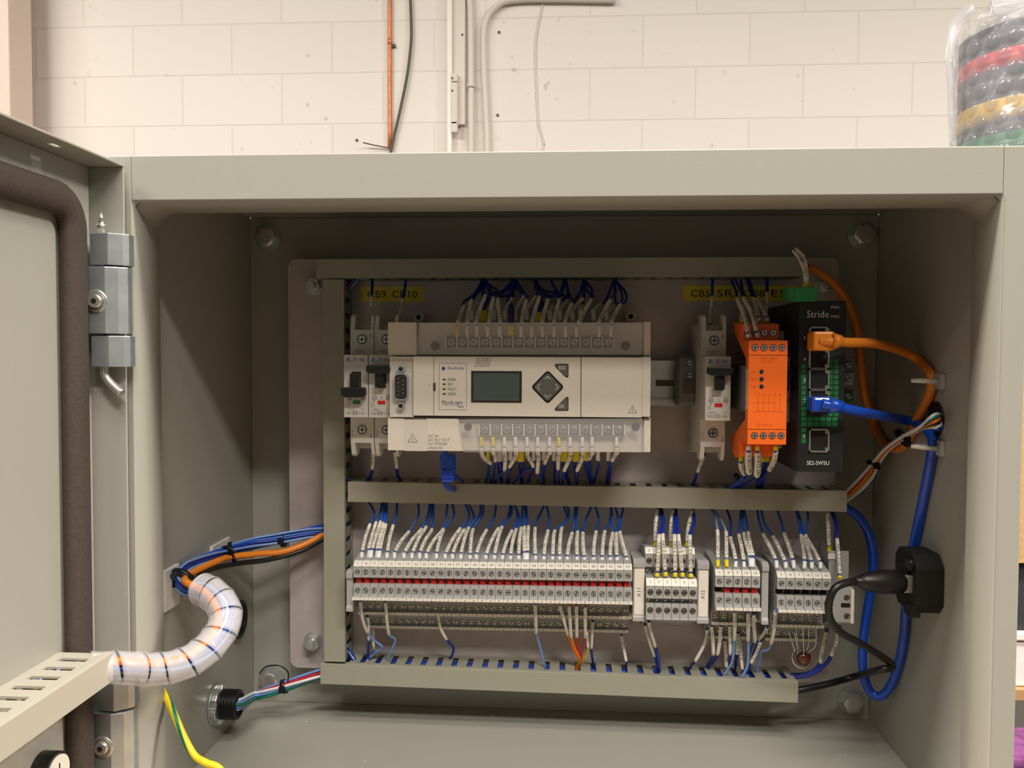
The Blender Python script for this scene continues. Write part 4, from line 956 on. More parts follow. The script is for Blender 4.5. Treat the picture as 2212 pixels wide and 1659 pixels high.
T2 = [((-42, 545), (-42, 475), (48, 265), [(115, 150), (130, 30)]), ((43, 548), (45, 482), (155, 250), [(235, 160), (262, 30)]), ((118, 548), (120, 482), (187, 237), [(262, 140), (272, 30)]), ((190, 550), (193, 482), (275, 272), [(322, 150), (300, 30)]),
      ((262, 553), (262, 485), (312, 257), [(335, 150), (290, 30)]), ((332, 553), (335, 485), (355, 245), [(362, 150), (372, 30)]), ((485, 550), (483, 487), (482, 248), [(510, 160), (560, 50)]), ((560, 555), (562, 492), (597, 270), [(604, 150), (585, 50)]),
      ((635, 560), (640, 492), (660, 272), [(765, 175), (735, 45)]), ((703, 560), (700, 492), (722, 245), [(785, 150), (768, 45)]), ((773, 565), (770, 495), (813, 292), [(832, 150), (845, 45)]), ((855, 565), (857, 495), (860, 280), [(850, 150), (862, 45)]),
      ((925, 570), (920, 500), (910, 290), [(930, 190), (985, 55)]), ((1003, 570), (1005, 500), (1028, 280), [(1052, 180), (1020, 55)]), ((1080, 573), (1083, 500), (1107, 277), [(1150, 190), (1162, 60)]), ((1155, 573), (1153, 500), (1175, 292), [(1168, 150), (1165, 60)]),
      ((1220, 573), (1213, 497), (1210, 292), [(1228, 180), (1200, 65)]), ((1300, 573), (1297, 505), (1240, 282), [(1245, 190), (1270, 65)])]
T2 = [(c6(*a), c6(*b), c6(*c), [c6(*d) for d in e]) for a, b, c, e in T2]
allw = T1 + T2
for i, (f, b, t_, r_) in enumerate(sorted(allw, key=lambda q: q[0][0])):
    mid = ((b[0] * .55 + t_[0] * .45) - 1.2, b[1] * .5 + t_[1] * .5)
    wire('%s blue sleeved wire from the left above the long terminal strip' % ordw(i + 1), G1, [b, mid, t_], [147, 153, 160], r_, [168, 175], 'wire_blue', (f, 143), txt=SL[0 if i < 14 else 1] % (i % 16), end=[at(r_[-1][0], r_[-1][1] - 12, 178)])
# double ferrules
def double(label, group, f, legs, Y0=143, fcol='ferrule_white', col='wire_blue', txt='\u2190CPU IN2', up=True, Ys=(147, 153, 160)):
    w_ = thing('twin_wire', at(f[0], f[1], Y0), label, 'wire', group)
    for k, (b, t_, r_) in enumerate(legs):
        mid = ((b[0] + t_[0]) / 2 - (1 if up else 0), (b[1] + t_[1]) / 2)
        sp = [at(*b, Ys[0]), at(*mid, Ys[1]), at(*t_, Ys[2])]; rp = [at(u, v, Ys[2] + 8 + 7 * j) for j, (u, v) in enumerate(r_)]
        d0 = (sp[0] - sp[1]).normalized()
        whole = smooth_path([sp[0] + d0 * 2.5] + sp + rp, 5); path = whole[5:5 * len(sp) + 1]
        q = M(); q.tube(whole, .95, col, seg=7, raw=True); q.build('conductor', w_)
        q = M(); q.tube(path, 1.3, 'marker_white', seg=10, raw=True); q.wrap(txt, path, 1.3, 'ink'); q.build('marker_sleeve', w_)
    bs = [at(*l[0], Ys[0]) for l in legs]; c = (bs[0] + bs[1]) / 2; d = (at(*f, Y0) - c).normalized(); top = c + d * 1.5
    q = M(); q.tube([top, top.lerp(at(*f, Y0), .5), at(*f, Y0)], 1.5, fcol, seg=14, n=2, flat=1.75, r2=1.3); q.build('ferrule', w_)
    return w_
double('pair of blue wires sharing a wide white ferrule, left pair near terminal 7', G1, c5(450, 530), [(c5(440, 438), c5(510, 195), [c5(550, 90), c5(560, 5)]), (c5(475, 435), c5(550, 190), [c5(578, 90), c5(575, 5)])])
double('pair of blue wires sharing a wide white ferrule, right pair near terminal 10', G1, c5(525, 530), [(c5(515, 440), c5(575, 205), [c5(592, 90), c5(590, 5)]), (c5(545, 440), c5(597, 215), [c5(603, 90), c5(598, 5)])])
double('pair of blue wires sharing a wide white ferrule near terminal 61', G1, c6(400, 550), [(c6(385, 462), c6(385, 235), [c6(392, 120), c6(385, 35)]), (c6(415, 458), c6(420, 232), [c6(405, 130), c6(400, 35)])])
# wires leaving the long strip downwards
def down(label, group, sl, Ys, rest, col, txt='\u2190X5 %d' % 0, sr=1.25, wr=1.0, zend=-151, last=None, ferr=None, fcol=None, fw=1.6):
    u, v = rest[-1]; e = atz(u, v, zend); n = len(rest) - 1
    if e.y > 182 or e.y < 160: e = at(u, v, 172)
    Y1 = Ys[-1]; ys = [Y1 + (e.y - Y1) * (k + 1) / (n + 1) for k in range(n)]
    return wire(label, group, sl, Ys, rest[:-1], ys, col, ferr, fcol or 'ferrule_white', fw, txt, sr, wr, end=[e, e + Vector((0, 2, -5))], gap=-1.0)
G2 = 'wires hanging below the long strip'
down('pale blue wire with printed sleeve hanging from the left end of the long strip', G2, [c5(365, 910), c5(385, 1060), c5(430, 1185)], [137, 148, 158], [c5(500, 1265), c5(565, 1320), c5(490, 1375), c5(440, 1440)], 'wire_light_blue')
down('dark blue wire in a thin sleeve behind the leftmost hanging wire', G2, [c5(432, 1045), c5(440, 1150), c5(442, 1255)], [152, 158, 162], [c5(438, 1330), c5(432, 1430)], 'wire_navy', sr=1.1)
down('dark wire in a worn grey sleeve at the left below the bottom terminal row', G2, [c5(482, 1150), c5(482, 1260), c5(485, 1350)], [170, 172, 172], [c5(470, 1390), c5(445, 1450)], 'wire_navy', sr=1.1)
down('pale blue wire with a kink hanging below terminal 13', G2, [c5(590, 915), c5(605, 1080), c5(625, 1205)], [137, 148, 158], [c5(680, 1250), c5(645, 1350), c5(600, 1455)], 'wire_light_blue')
down('dark blue wire curving right below terminal 31', G2, [c5(1065, 1030), c5(1082, 1140), c5(1140, 1250)], [152, 160, 165], [c5(1200, 1325), c5(1185, 1400), c5(1160, 1425)], 'wire_navy', sr=1.15)
down('pale blue wire falling to the bottom duct below terminal 64', G2, [c6(480, 935), c6(487, 1070), c6(492, 1190)], [137, 147, 158], [c6(515, 1280), c6(542, 1380), c6(568, 1500)], 'wire_light_blue')
down('orange wire, leftmost of the coloured bunch below terminal 76', G2, [c6(785, 945), c6(795, 1100), c6(805, 1230)], [137, 147, 156], [c6(835, 1330), c6(885, 1430), c6(855, 1490)], 'wire_orange')
down('red wire in the coloured bunch below terminal 79', G2, [c6(850, 945), c6(853, 1100), c6(855, 1225)], [137, 147, 156], [c6(865, 1330), c6(890, 1430), c6(870, 1480)], 'wire_red')
down('dark red wire in the coloured bunch below terminal 82', G2, [c6(930, 955), c6(930, 1100), c6(930, 1230)], [137, 147, 156], [c6(905, 1350), c6(890, 1440), c6(880, 1485)], 'wire_red', wr=.7)
down('yellow wire curving left into the coloured bunch below terminal 82', G2, [c6(942, 1190), c6(950, 1260), c6(955, 1320)], [152, 157, 160], [c6(945, 1385), c6(905, 1440), c6(885, 1485)], 'wire_yellow', sr=1.05, wr=.8)
down('white sleeved wire slanting toward the coloured bunch below terminal 73', G2, [c6(700, 945), c6(740, 1080), c6(775, 1205)], [137, 147, 156], [c6(820, 1330), c6(880, 1440), c6(868, 1485)], 'wire_orange', wr=.8)
down('dark blue wire with grey sleeve right of the coloured bunch', G2, [c6(995, 1090), c6(990, 1210), c6(985, 1330)], [158, 162, 165], [c6(990, 1400), c6(1000, 1470)], 'wire_navy', sr=1.15)
down('white sleeved wire hanging below the right end of the long strip', G2, [c6(1255, 1215), c6(1275, 1330), c6(1297, 1445)], [170, 170, 169], [c6(1300, 1460), c6(1300, 1475)], 'wire_navy', sr=1.2)
# wires of the two level blocks
G3 = 'wires at the two level blocks'
for i, (f, b, t_) in enumerate([((225, 405), (232, 372), (250, 88)), ((370, 408), (372, 376), (388, 88)), ((510, 405), (515, 372), (560, 92))]):
    f, b, t_ = c7(*f), c7(*b), c7(*t_)
    wire('%s of three white sleeved wires with yellow ferrule on the rear deck' % ('left', 'middle', 'right')[i], G3, [b, ((b[0] + t_[0]) / 2 - 2, (b[1] + t_[1]) / 2), t_], [158, 164, 170], [(t_[0], t_[1] - 10)], [176], 'wire_navy', (f, 152), 'ferrule_yellow', 1.6, SL[3] % (2 + i), 1.5)
for i, (f, b, t_, r_) in enumerate([((245, 690), (250, 638), (265, 312), [(292, 200), (262, 85)]), ((325, 685), (318, 628), (298, 305), [(305, 190), (285, 85)]), ((408, 690), (408, 633), (402, 312), [(405, 200), (395, 85)]), ((475, 690), (470, 633), (438, 312), [(425, 200), (412, 85)]), ((550, 695), (547, 643), (542, 318), [(578, 200), (566, 88)])]):
    f, b, t_ = c7(*f), c7(*b), c7(*t_); r_ = [c7(*q) for q in r_]
    wire('%s of five blue wires with yellow ferrules on the front deck' % ORD[i], G3, [b, ((b[0] + t_[0]) / 2, (b[1] + t_[1]) / 2), t_], [136.5, 139, 145.5], r_, [160, 173], 'wire_navy', (f, 135), 'ferrule_yellow', 1.8, ('\u2190X12 1 24V', '\u2190CB8 1 24V', '\u2190X13 3 24V', '\u2190X10 3 24V', '\u2190CB10 1 24V')[i], 1.4, 1.3, end=[at(r_[-1][0], r_[-1][1] - 10, 178)])
down('navy wire with sleeve hanging left below the two level blocks', G3, [c7(140, 1120), c7(180, 1270), c7(225, 1400)], [150, 158, 164], [c7(245, 1480), c7(258, 1530)], 'wire_navy')
down('navy wire with printed sleeve hanging right below the two level blocks', G3, [c7(172, 1088), c7(200, 1210), c7(230, 1312)], [140, 150, 158], [c7(255, 1420), c7(270, 1535)], 'wire_navy', wr=1.2)
# red indicator strip
G4 = 'wires above the strip with red indicators'
for i, (f, b, t_, r_, fc, col) in enumerate([((790, 605), (790, 520), (787, 268), [(765, 150), (725, 85)], 1, 'wire_light_blue'), ((870, 605), (868, 520), (862, 282), [(810, 160), (750, 85)], 1, 'wire_light_blue'), ((945, 608), (950, 535), (903, 332), [(907, 200), (872, 85)], 0, 'wire_navy'), ((1023, 608), (1022, 540), (980, 307), [(988, 190), (1000, 90)], 0, 'wire_blue')]):
    f, b, t_ = c7(*f), c7(*b), c7(*t_); r_ = [c7(*q) for q in r_]
    wire('%s wire with sleeve and %s ferrule, %s above the strip with red indicators' % ('pale blue' if i < 2 else 'blue', 'yellow' if fc else 'white', ORD[i]), G4, [b, ((b[0] + t_[0]) / 2 + .6, (b[1] + t_[1]) / 2), t_], [144, 151, 158], r_, [166, 174], col, (f, 140), 'ferrule_yellow' if fc else 'ferrule_white', 1.75 if fc else 1.5, SL[0] % (3 + i), 1.35, end=[at(r_[-1][0], r_[-1][1] - 10, 178)])
double('pair of blue wires sharing a wide white ferrule above the red indicators', G4, c7(1095, 605), [(c7(1078, 502), c7(1022, 292), [c7(1015, 180), c7(1010, 90)]), (c7(1108, 502), c7(1062, 285), [c7(1045, 180), c7(1025, 90)])], 140, Ys=(144, 151, 158))
G5 = 'wires above the strip with empty slots'
for i, (f, b, t_, r_) in enumerate([((322, 615), (312, 528), (200, 302), [(165, 190), (150, 95)]), ((404, 615), (395, 543), (288, 322), [(215, 210), (185, 95)]), ((478, 618), (465, 525), (388, 297), [(365, 200), (332, 100)]), ((568, 618), (572, 535), (540, 312), [(525, 200), (500, 105)]), ((638, 618), (632, 543), (568, 330), [(545, 210), (512, 105)]), ((714, 618), (706, 543), (580, 312), [(603, 200), (600, 105)])]):
    f, b, t_ = c8(*f), c8(*b), c8(*t_); r_ = [c8(*q) for q in r_]
    wire('blue wire with white sleeve and ferrule, %s above the strip with empty slots' % ORD[i], G5, [b, ((b[0] + t_[0]) / 2 + .6, (b[1] + t_[1]) / 2), t_], [144, 151, 158], r_, [166, 174], 'wire_blue', (f, 140), txt=SL[0] % (9 + i), end=[at(r_[-1][0], r_[-1][1] - 10, 178)])
f, b, t_ = c8(795, 460), c8(792, 410), c8(780, 112)
wire('upright white sleeved wire with yellow ferrule at the right end of the rail', 'wires of the earth terminal', [b, ((b[0] + t_[0]) / 2, (b[1] + t_[1]) / 2), t_], [160, 165, 170], [(t_[0], t_[1] - 12)], [176], 'wire_navy', (f, 152), 'ferrule_yellow', 1.7, '\u2190PS1 2 24V', 1.5)
f, b, t_ = c8(890, 705), c8(888, 665), c8(862, 348)
wire('long white sleeved wire with yellow ferrule beside the black plug', 'wires of the earth terminal', [b, ((b[0] + t_[0]) / 2 + 1, (b[1] + t_[1]) / 2), t_], [138, 145, 152], [c8(855, 220), c8(820, 108)], [162, 174], 'wire_navy', (f, 136), 'ferrule_yellow', 1.8, '\u2190X12 1 24V', 1.5, 1.5)
# tangle below the two short strips
G6 = 'wires hanging below the short strips'
TG = [('blue wire slanting far left below the strip with red indicators', [(355, 600), (330, 800), (160, 1120)], (160, 167, 168), [(110, 1180), (80, 1230)], 'wire_navy'), ('navy wire in a straight sleeve, second below the red indicator strip', [(430, 540), (450, 780), (455, 1010)], (152, 160, 165), [(420, 1090), (360, 1200)], 'wire_navy'),
      ('navy wire leaning left, third below the red indicator strip', [(580, 540), (565, 780), (525, 1010)], (152, 160, 165), [(480, 1100), (390, 1230)], 'wire_navy'), ('dark sleeved wire deep behind, below the red indicator strip', [(640, 780), (660, 1000), (672, 1220)], (170, 170, 170), [(675, 1240), (680, 1260)], 'wire_navy'),
      ('navy wire in a long sleeve right of the deep dark sleeved wire', [(730, 540), (735, 780), (735, 1005)], (152, 158, 162), [(735, 1100), (720, 1210)], 'wire_navy'), ('pale blue wire sweeping left into the bottom duct, left of two', [(805, 310), (808, 540), (800, 770)], (137, 147, 156), [(785, 960), (755, 1150), (640, 1335)], 'wire_light_blue'),
      ('navy wire with grey sleeve between the two pale blue wires', [(862, 660), (855, 830), (840, 1000)], (165, 167, 168), [(830, 1100), (820, 1220)], 'wire_navy'), ('long sleeved wire leaning right between the pale blue wires', [(880, 750), (905, 1000), (935, 1250)], (168, 168, 166), [(940, 1270), (945, 1290)], 'wire_navy'),
      ('pale blue wire sweeping left into the bottom duct, right of two', [(1030, 330), (1028, 560), (1025, 780)], (137, 147, 156), [(1030, 960), (1010, 1200), (930, 1370)], 'wire_light_blue'), ('blue wire with short sleeve bending back below number 13', [(1112, 350), (1125, 580), (1135, 800)], (140, 150, 160), [(1090, 880), (1020, 1050), (1010, 1220)], 'wire_blue'),
      ('grey sleeved wire slanting down left between the short strips', [(1335, 570), (1280, 670), (1200, 765)], (152, 158, 163), [(1180, 850), (1120, 1000)], 'wire_navy'), ('sleeved wire slanting down left into the bottom duct', [(1225, 800), (1160, 980), (1070, 1150)], (163, 166, 168), [(1040, 1210), (1010, 1300)], 'wire_navy'),
      ('pale blue wire with bright sleeve left of the strip with empty slots', [(1470, 310), (1455, 560), (1400, 830)], (137, 147, 158), [(1350, 930), (1235, 970), (1215, 1100), (1160, 1280)], 'wire_light_blue')]
for l, sl, Ys, rs, col in TG: down(l, G6, [c9(*q) for q in sl], Ys, [c9(*q) for q in rs], col, '\u2190X10 1 5', 1.35)
# wires at the lower right corner of the plate
for l, sl, rs in (('blue wire with worn sleeve curving to the bottom duct, inner of two', [(1785, 1365), (1777, 1400), (1771, 1432)], [(1760, 1447), (1740, 1456), (1708, 1458)]), ('blue wire with worn sleeve curving to the bottom duct, outer of two', [(1812, 1357), (1806, 1390), (1795, 1417)], [(1782, 1436), (1750, 1458), (1712, 1464)])):
    wire(l, 'wires at the right end of the bottom duct', [sl[0], sl[1], sl[2]], [172, 172, 172], rs, [172, 172, 172], 'wire_navy', txt='\u2190PS1 1 24V', sr=1.6, wr=1.4)

# ------------------------------------------------------------------ wires above the controller
G7 = 'wires entering the top of the controller'
us = [cB(1660, 770), cA(50, 770), cA(145, 772), cA(285, 772), cA(405, 772), cA(640, 772), cA(755, 772), cA(865, 772), cA(995, 772), cA(1112, 772), cA(1265, 772), cA(1485, 772), cA(1615, 772)]
ts = [cB(1725, 610), cA(95, 545), cA(240, 495), cA(330, 520), cA(378, 530), cA(690, 545), cA(830, 510), cA(925, 540), cA(1045, 540), cA(1180, 585), cA(1395, 540), cA(1600, 545), cA(1710, 590)]
sl_ = [cA(220, 310), cA(215, 310), cA(230, 310), cA(560, 310), cA(570, 310), cA(550, 315), cA(770, 320), cA(790, 320), cA(1100, 310), cA(1120, 310), cA(1310, 310), cA(1640, 320), cA(1660, 320)]
vf = [987, 1009, 1030, 1054, 1080, 1126, 1149, 1172, 1197, 1222, 1246, 1295, 1320]
for i in range(13):
    b, t_, d = us[i], ts[i], sl_[i]; ue = vf[i]
    m1 = (t_[0] + (4 if i > 9 else 2 if i % 2 else -2), t_[1] - 8); m2 = ((t_[0] + d[0]) / 2 + (8 if i > 10 else 0), (t_[1] + d[1]) / 2 + 4)
    wire('%s navy sleeved wire from the left, front row above the controller' % ORD[i], G7, [(ue, 702), b, ((b[0] + t_[0]) / 2 - .8, (b[1] + t_[1]) / 2), t_], [103.5, 106, 118, 132], [m1, m2, d], [142, 158, 170], 'wire_navy', ((ue, 728), 102.6), 'ferrule_yellow' if i == 0 else 'ferrule_white', 1.45, SL[2] % (5 + i), 1.4, gap=.6, end=[at(d[0], d[1] - 8, 172)])
rb = [(100, 190, 570), (335, 345, 555), (460, 530, 525), (570, 665, 500), (695, 790, 500), (945, 985, 600), (1055, 1130, 550), (1190, 1300, 530), (1275, 1287, 598), (1420, 1500, 590), (1560, 1640, 603)]
for i, (xb_, xt, yt) in enumerate(rb):
    f, b, t_ = cA(xb_ + 4, 775), cA(xb_, 655), cA(xt, yt); d = min(sl_, key=lambda q: abs(q[0] - t_[0]))
    wire('%s white ferruled navy wire from the left, rear row above the controller' % ORD[i], G7, [b, ((b[0] + t_[0]) / 2 - .5, (b[1] + t_[1]) / 2), t_], [140, 144, 148], [((t_[0] * 2 + d[0]) / 3 + 3, t_[1] - 12), d], [158, 171], 'wire_navy', (f, 134), 'ferrule_white', 1.9, '\u2190X10', 1.35, gap=1.2, end=[at(d[0], d[1] - 8, 173)])
for i, (xb_, yb_, d) in enumerate(((222, 672, cA(300, 470)), (520, 820, cA(500, 560)), (815, 690, cA(850, 590)))):
    f = cA(xb_, yb_ + 108); b = cA(xb_, yb_); Yf = (132, 103.5, 132)[i]
    q = thing('twin_wire', at(*f, Yf), '%s of three navy wire pairs in wide yellow ferrules above the controller' % ('left', 'middle', 'right')[i], 'wire', G7)
    m = M(); m.tube([at(*f, Yf), at((f[0] + b[0]) / 2, (f[1] + b[1]) / 2, Yf + 1), at(*b, Yf + 3)], 1.5, 'ferrule_yellow', seg=14, n=2, flat=1.5, r2=2.2); m.build('ferrule', q)
    for k in (-1.1, 1.1):
        e = min(sl_, key=lambda q_: abs(q_[0] - d[0])); m = M(); p0 = at(*b, Yf + 3); p0.x += k; p1 = at(*cA(xb_ + 10, min(yb_ - 60, 640)), 138); p1.x += k; p2 = at(*d, 148); p2.x += k
        m.tube([p0, p1, p2, at(e[0], e[1], 171), at(e[0], e[1] - 8, 173)], .95, 'wire_navy', seg=7, n=5); m.build('conductor', q)
for i, (pa, pb, pc, pd) in enumerate((((230, 320), (200, 420), (130, 500), (105, 545)), ((225, 315), (310, 400), (370, 430), (300, 490)), ((560, 320), (580, 400), (480, 490), (360, 510)), ((780, 330), (880, 440), (1040, 470), (930, 520)), ((960, 340), (1020, 450), (1130, 520), (1050, 560)), ((1110, 330), (1090, 420), (1040, 480), (840, 505)), ((1310, 330), (1280, 450), (1210, 560), (1180, 585)), ((1330, 340), (1400, 430), (1400, 500), (1395, 530)), ((1650, 330), (1760, 450), (1765, 560), (1640, 590)))):
    M().tube([at(*cA(*pa), 171), at(*cA(*pb), 164), at(*cA(*pc), 155), at(*cA(*pd), 148)], 1.0, 'wire_navy', seg=7, n=6).build('loose_wire', label='%s bare navy wire from the left looping under the top duct' % ORD[i], cat='wire', group='loops of wire above the controller')
# ------------------------------------------------------------------ wires below the controller
G8 = 'wires leaving the bottom of the controller'
lb = [(1040, 200, [(235, 1265), (300, 1310)], 1, 250), (1065, 327, [(345, 1210), (352, 1285)], 1, 330), (1089.5, 450, [(460, 1240), (450, 1380)], 0, 350), (1113.8, 572, [(570, 1240), (505, 1350)], 0, 500), (1138.6, 697, [(705, 1240), (765, 1345)], 0, 540), (1161.5, 812, [(822, 1240), (808, 1412)], 0, 870), (1187, 940, [(935, 1200), (885, 1310)], 0, 860), (1207, 1040, [(1038, 1220), (1032, 1370)], 1, 1040), (1231.7, 1165, [(1170, 1230), (1100, 1390)], 0, 1080), (1258, 1297, [(1300, 1250), (1240, 1388)], 0, 1230), (1279, 1402, [(1405, 1200), (1372, 1262)], 0, 1400), (1332, 1670, [(1672, 1190), (1620, 1282)], 0, 1590)]
for i, (ue, xb_, sp_, yl, xe) in enumerate(lb):
    s1, s2 = cC(*sp_[0]), cC(*sp_[1]); e = cC(xe, 1530)
    wire('%s navy wire in a curved sleeve from the left below the controller' % ORD[i], G8, [(ue, 966), (ue + .5, 980), s1, s2], [103, 106, 112, 124], [((s2[0] * 2 + e[0]) / 3, s2[1] + 6), ((s2[0] + e[0] * 2) / 3, (s2[1] + e[1]) / 2 + 4), e], [138, 156, 168], 'wire_navy', ((ue, 944), 102.6), 'ferrule_yellow' if yl else 'ferrule_white', 1.35, '\u2190X10 1 %d' % (i + 4), 1.4, gap=.3, end=[at(e[0], e[1] + 9, 172)])
for i, (xf, wd, yl, xe) in enumerate(((275, 1.5, 1, 300), (395, 2.6, 0, 420), (515, 1.7, 0, 480), (625, 3.1, 1, 640), (768, 1.5, 0, 700), (877, 1.5, 0, 880), (990, 1.6, 0, 1000), (1100, 3.1, 1, 1150), (1225, 3.1, 1, 1240), (1340, 2.1, 1, 1390), (1467, 1.6, 0, 1420), (1580, 1.6, 0, 1560))):
    a = at(*cC(xf, 1160), 130); b = at(*cC(xf, 1275), 133); e = cC(xe, 1530)
    q = thing('ferruled_wire', b, '%s wire with %s%s ferrule, %s in the rear row below the controller' % ('green' if i == 0 else 'navy', 'wide ' if wd > 2 else '', 'yellow' if yl else 'white', ORD[i]), 'wire', 'rear wires below the controller')
    m = M(); m.tube([a, a.lerp(b, .5), b], wd * .92, 'ferrule_yellow' if yl else 'ferrule_white', seg=12, n=2, r2=wd); m.build('ferrule', q)
    for k in ((-1, 1) if wd > 2 else (0,)):
        m = M(); c = 'wire_green' if i == 0 else 'wire_navy'; b2 = at(*cC(xf + 10, 1340), 146); 
        m.tube([b + Vector((k, 0, 1)), b + Vector((k, 1, -2)), b2 + Vector((k * 1.6, 0, 0)), at(*cC((xf + xe) / 2 + k * 9, 1440), 160), at(e[0] + k, e[1], 170), at(e[0] + k, e[1] + 9, 173)], 1.0, c, seg=7, n=5); m.build('conductor', q)

# single wires of the circuit breakers
for l, sl, Ys, rs, Yr, dn in (('navy wire into the top of the left circuit breaker', [(800, 700), (801, 672), (803, 640)], (150, 158, 165), [(804, 620), (804, 600)], (170, 172), 0), ('navy wire into the top of the second circuit breaker', [(862, 690), (866, 665), (870, 645)], (150, 158, 165), [(874, 625), (877, 600)], (170, 172), 0),
                            ('navy wire into the top of the breaker left of the orange relay', [(1533, 700), (1536, 670), (1538, 641)], (148, 158, 166), [(1539, 615), (1539, 596)], (170, 172), 0), ('navy wire into the top of the breaker behind the orange relay', [(1652, 690), (1656, 665), (1657, 632)], (150, 158, 166), [(1657, 615), (1658, 596)], (170, 172), 0),
                            ('navy wire out of the bottom of the left circuit breaker', [(805, 978), (806, 994), (804, 1012)], (140, 150, 158), [(801, 1026), (792, 1040)], (165, 171), 1), ('navy wire out of the bottom of the second circuit breaker', [(852, 975), (855, 994), (857, 1010)], (140, 150, 158), [(859, 1026), (868, 1042)], (165, 171), 1),
                            ('navy wire out of the bottom of the breaker left of the orange relay', [(1520, 985), (1513, 1003), (1507, 1019)], (142, 152, 160), [(1500, 1038), (1492, 1055)], (166, 171), 1)):
    wire(l, 'single wires of the circuit breakers', sl, Ys, rs, Yr, 'wire_navy', txt='\u2190X12 24V', sr=1.25, wr=1.2)
# wires of the orange relay
G9 = 'wires of the orange relay'
for l, fpt, sl, Ys, fc, rs in (('white sleeved wire in the front of the relay top, left of two', (1620, 730), [(1615, 718), (1612, 695), (1604, 672), (1592, 645)], (105, 112, 128, 145), 0, [(1590, 630), (1580, 605)]), ('white sleeved wire in the front of the relay top, right of two', (1638, 730), [(1634, 716), (1628, 690), (1618, 665), (1605, 643)], (105, 112, 128, 145), 0, [(1600, 628), (1588, 603)]),
                               ('sleeved wire with red spot behind the relay top, left of two', (1640, 695), [(1637, 684), (1634, 665), (1628, 645)], (130, 138, 148), 0, [(1622, 632), (1612, 602)]), ('sleeved wire with red spot behind the relay top, right of two', (1658, 695), [(1655, 684), (1646, 664), (1634, 647)], (130, 138, 148), 0, [(1628, 632), (1618, 602)]),
                               ('sleeved wire with yellow ferrule behind the relay top', (1604, 700), [(1603, 686), (1605, 675), (1608, 662)], (132, 138, 145), 1, [(1606, 640), (1600, 605)])):
    wire(l, G9, sl, Ys, rs, [162, 171], 'wire_navy', (fpt, Ys[0] - 2), 'ferrule_yellow' if fc else 'ferrule_white', 1.9, '\u2190X12 %d' % len(l), 1.6)
for l, fpt, sl, Ys, fc, rs in (('wide white sleeve with white ferrule below the relay, left front', (1616, 962), [(1617, 974), (1616, 998), (1618, 1020)], (106, 112, 122), 0, [(1612, 1032), (1590, 1048), (1568, 1056)]), ('wide white sleeve with yellow ferrule below the relay, middle front', (1637, 962), [(1636, 975), (1637, 1000), (1635, 1026)], (106, 112, 122), 1, [(1632, 1034), (1610, 1046), (1575, 1056)]),
                               ('white sleeve with yellow ferrule curving left below the relay, right front', (1676, 962), [(1675, 975), (1672, 995), (1662, 1014)], (106, 112, 122), 1, [(1652, 1026), (1640, 1040), (1638, 1056)]), ('sleeve with yellow ferrule deep below the relay at the left', (1601, 984), [(1601, 998), (1602, 1012), (1608, 1024)], (128, 132, 138), 1, [(1600, 1036), (1580, 1050), (1565, 1058)])):
    wire(l, G9, sl, Ys, rs, [140, 156, 168], 'wire_navy', (fpt, Ys[0] - 2), 'ferrule_yellow' if fc else 'ferrule_white', 1.9, '\u2190X12 24V', 2.3 if 'wide' in l else 1.9, 1.3)
for l, x_ in (('navy wire pair with yellow ferrule under the relay, left', 1648), ('navy wire pair with yellow ferrule under the relay, right', 1657)):
    q = thing('ferruled_wire', at(x_, 990, 130), l, 'wire', G9); m = M(); m.tube([at(x_, 975, 130), at(x_, 984, 130), at(x_, 996, 131)], 2.1, 'ferrule_yellow', seg=12, n=2); m.build('ferrule', q)
    m = M(); m.tube([at(x_, 995, 131), at(x_ - 2, 1010, 138), at(x_ - 8, 1035, 155), at(x_ - 14, 1056, 170)], 1.4, 'wire_navy', seg=7, n=5); m.build('conductor', q)
# tie on the relay wires
m = M(); p = at(1596, 1030, 150); m.ring(p, (-.6, .3, -.5), 3.6, 2.6, 2.2, 'black_plastic'); m.build('cable_tie', label='black cable tie on the wires under the orange relay', cat='cable tie', group='black cable ties')
# two printed white wires into the green plug
for k, pts_ in enumerate(([(1740, 607), (1738, 585), (1728, 560), (1716, 545)], [(1743, 605), (1742, 580), (1738, 558), (1722, 540)])):
    wire('%s printed white wire end rising from the green plug' % ('left', 'right')[k], 'wires of the green plug', [(u, v) for u, v in pts_], [88, 90, 95, 102], [(pts_[-1][0] - 3, pts_[-1][1] - 3)], [104], 'wire_white', ((1738 + 2 * k, 622), 88), 'ferrule_yellow', 1.9, '\u2190PS1 1 24V', 1.2, .9)
# short coloured bunches at the left duct corners
for k, (c_, dx) in enumerate((('wire_navy', 0), ('wire_red', 1.6), ('wire_blue', 3.2), ('wire_light_blue', 4.8))):
    M().tube([at(742 + dx * 2, 632, 176), at(752 + dx * 2.2, 617, 172), at(762 + dx * 2, 604, 172), at(768 + dx * 2, 592, 174)], 1.1, c_, seg=7, n=5).build('loose_wire', label='%s wire turning from the vertical duct into the top duct' % {'wire_navy': 'navy', 'wire_red': 'red', 'wire_blue': 'mid blue', 'wire_light_blue': 'pale blue'}[c_], cat='wire', group='wires turning at the duct corners')
for k, (c_, dx) in enumerate((('wire_navy', 0), ('wire_white', 1.4), ('wire_light_blue', 2.8), ('wire_navy', 4.4), ('wire_black', 6))):
    M().tube([at(745 + dx, 1398 + dx * 2, 172), at(756 + dx * .7, 1406 + dx * 2.6, 168), at(766 - dx * .4, 1424 + dx * 1.6, 168), at(762 - dx, 1440, 170)], 1.1, 'cord_black' if c_ == 'wire_black' else c_, seg=7, n=5).build('loose_wire', label='%s wire turning from the vertical duct into the bottom duct' % ('outermost navy', 'white', 'pale blue', 'inner navy', 'black')[k], cat='wire', group='wires turning at the duct corners')
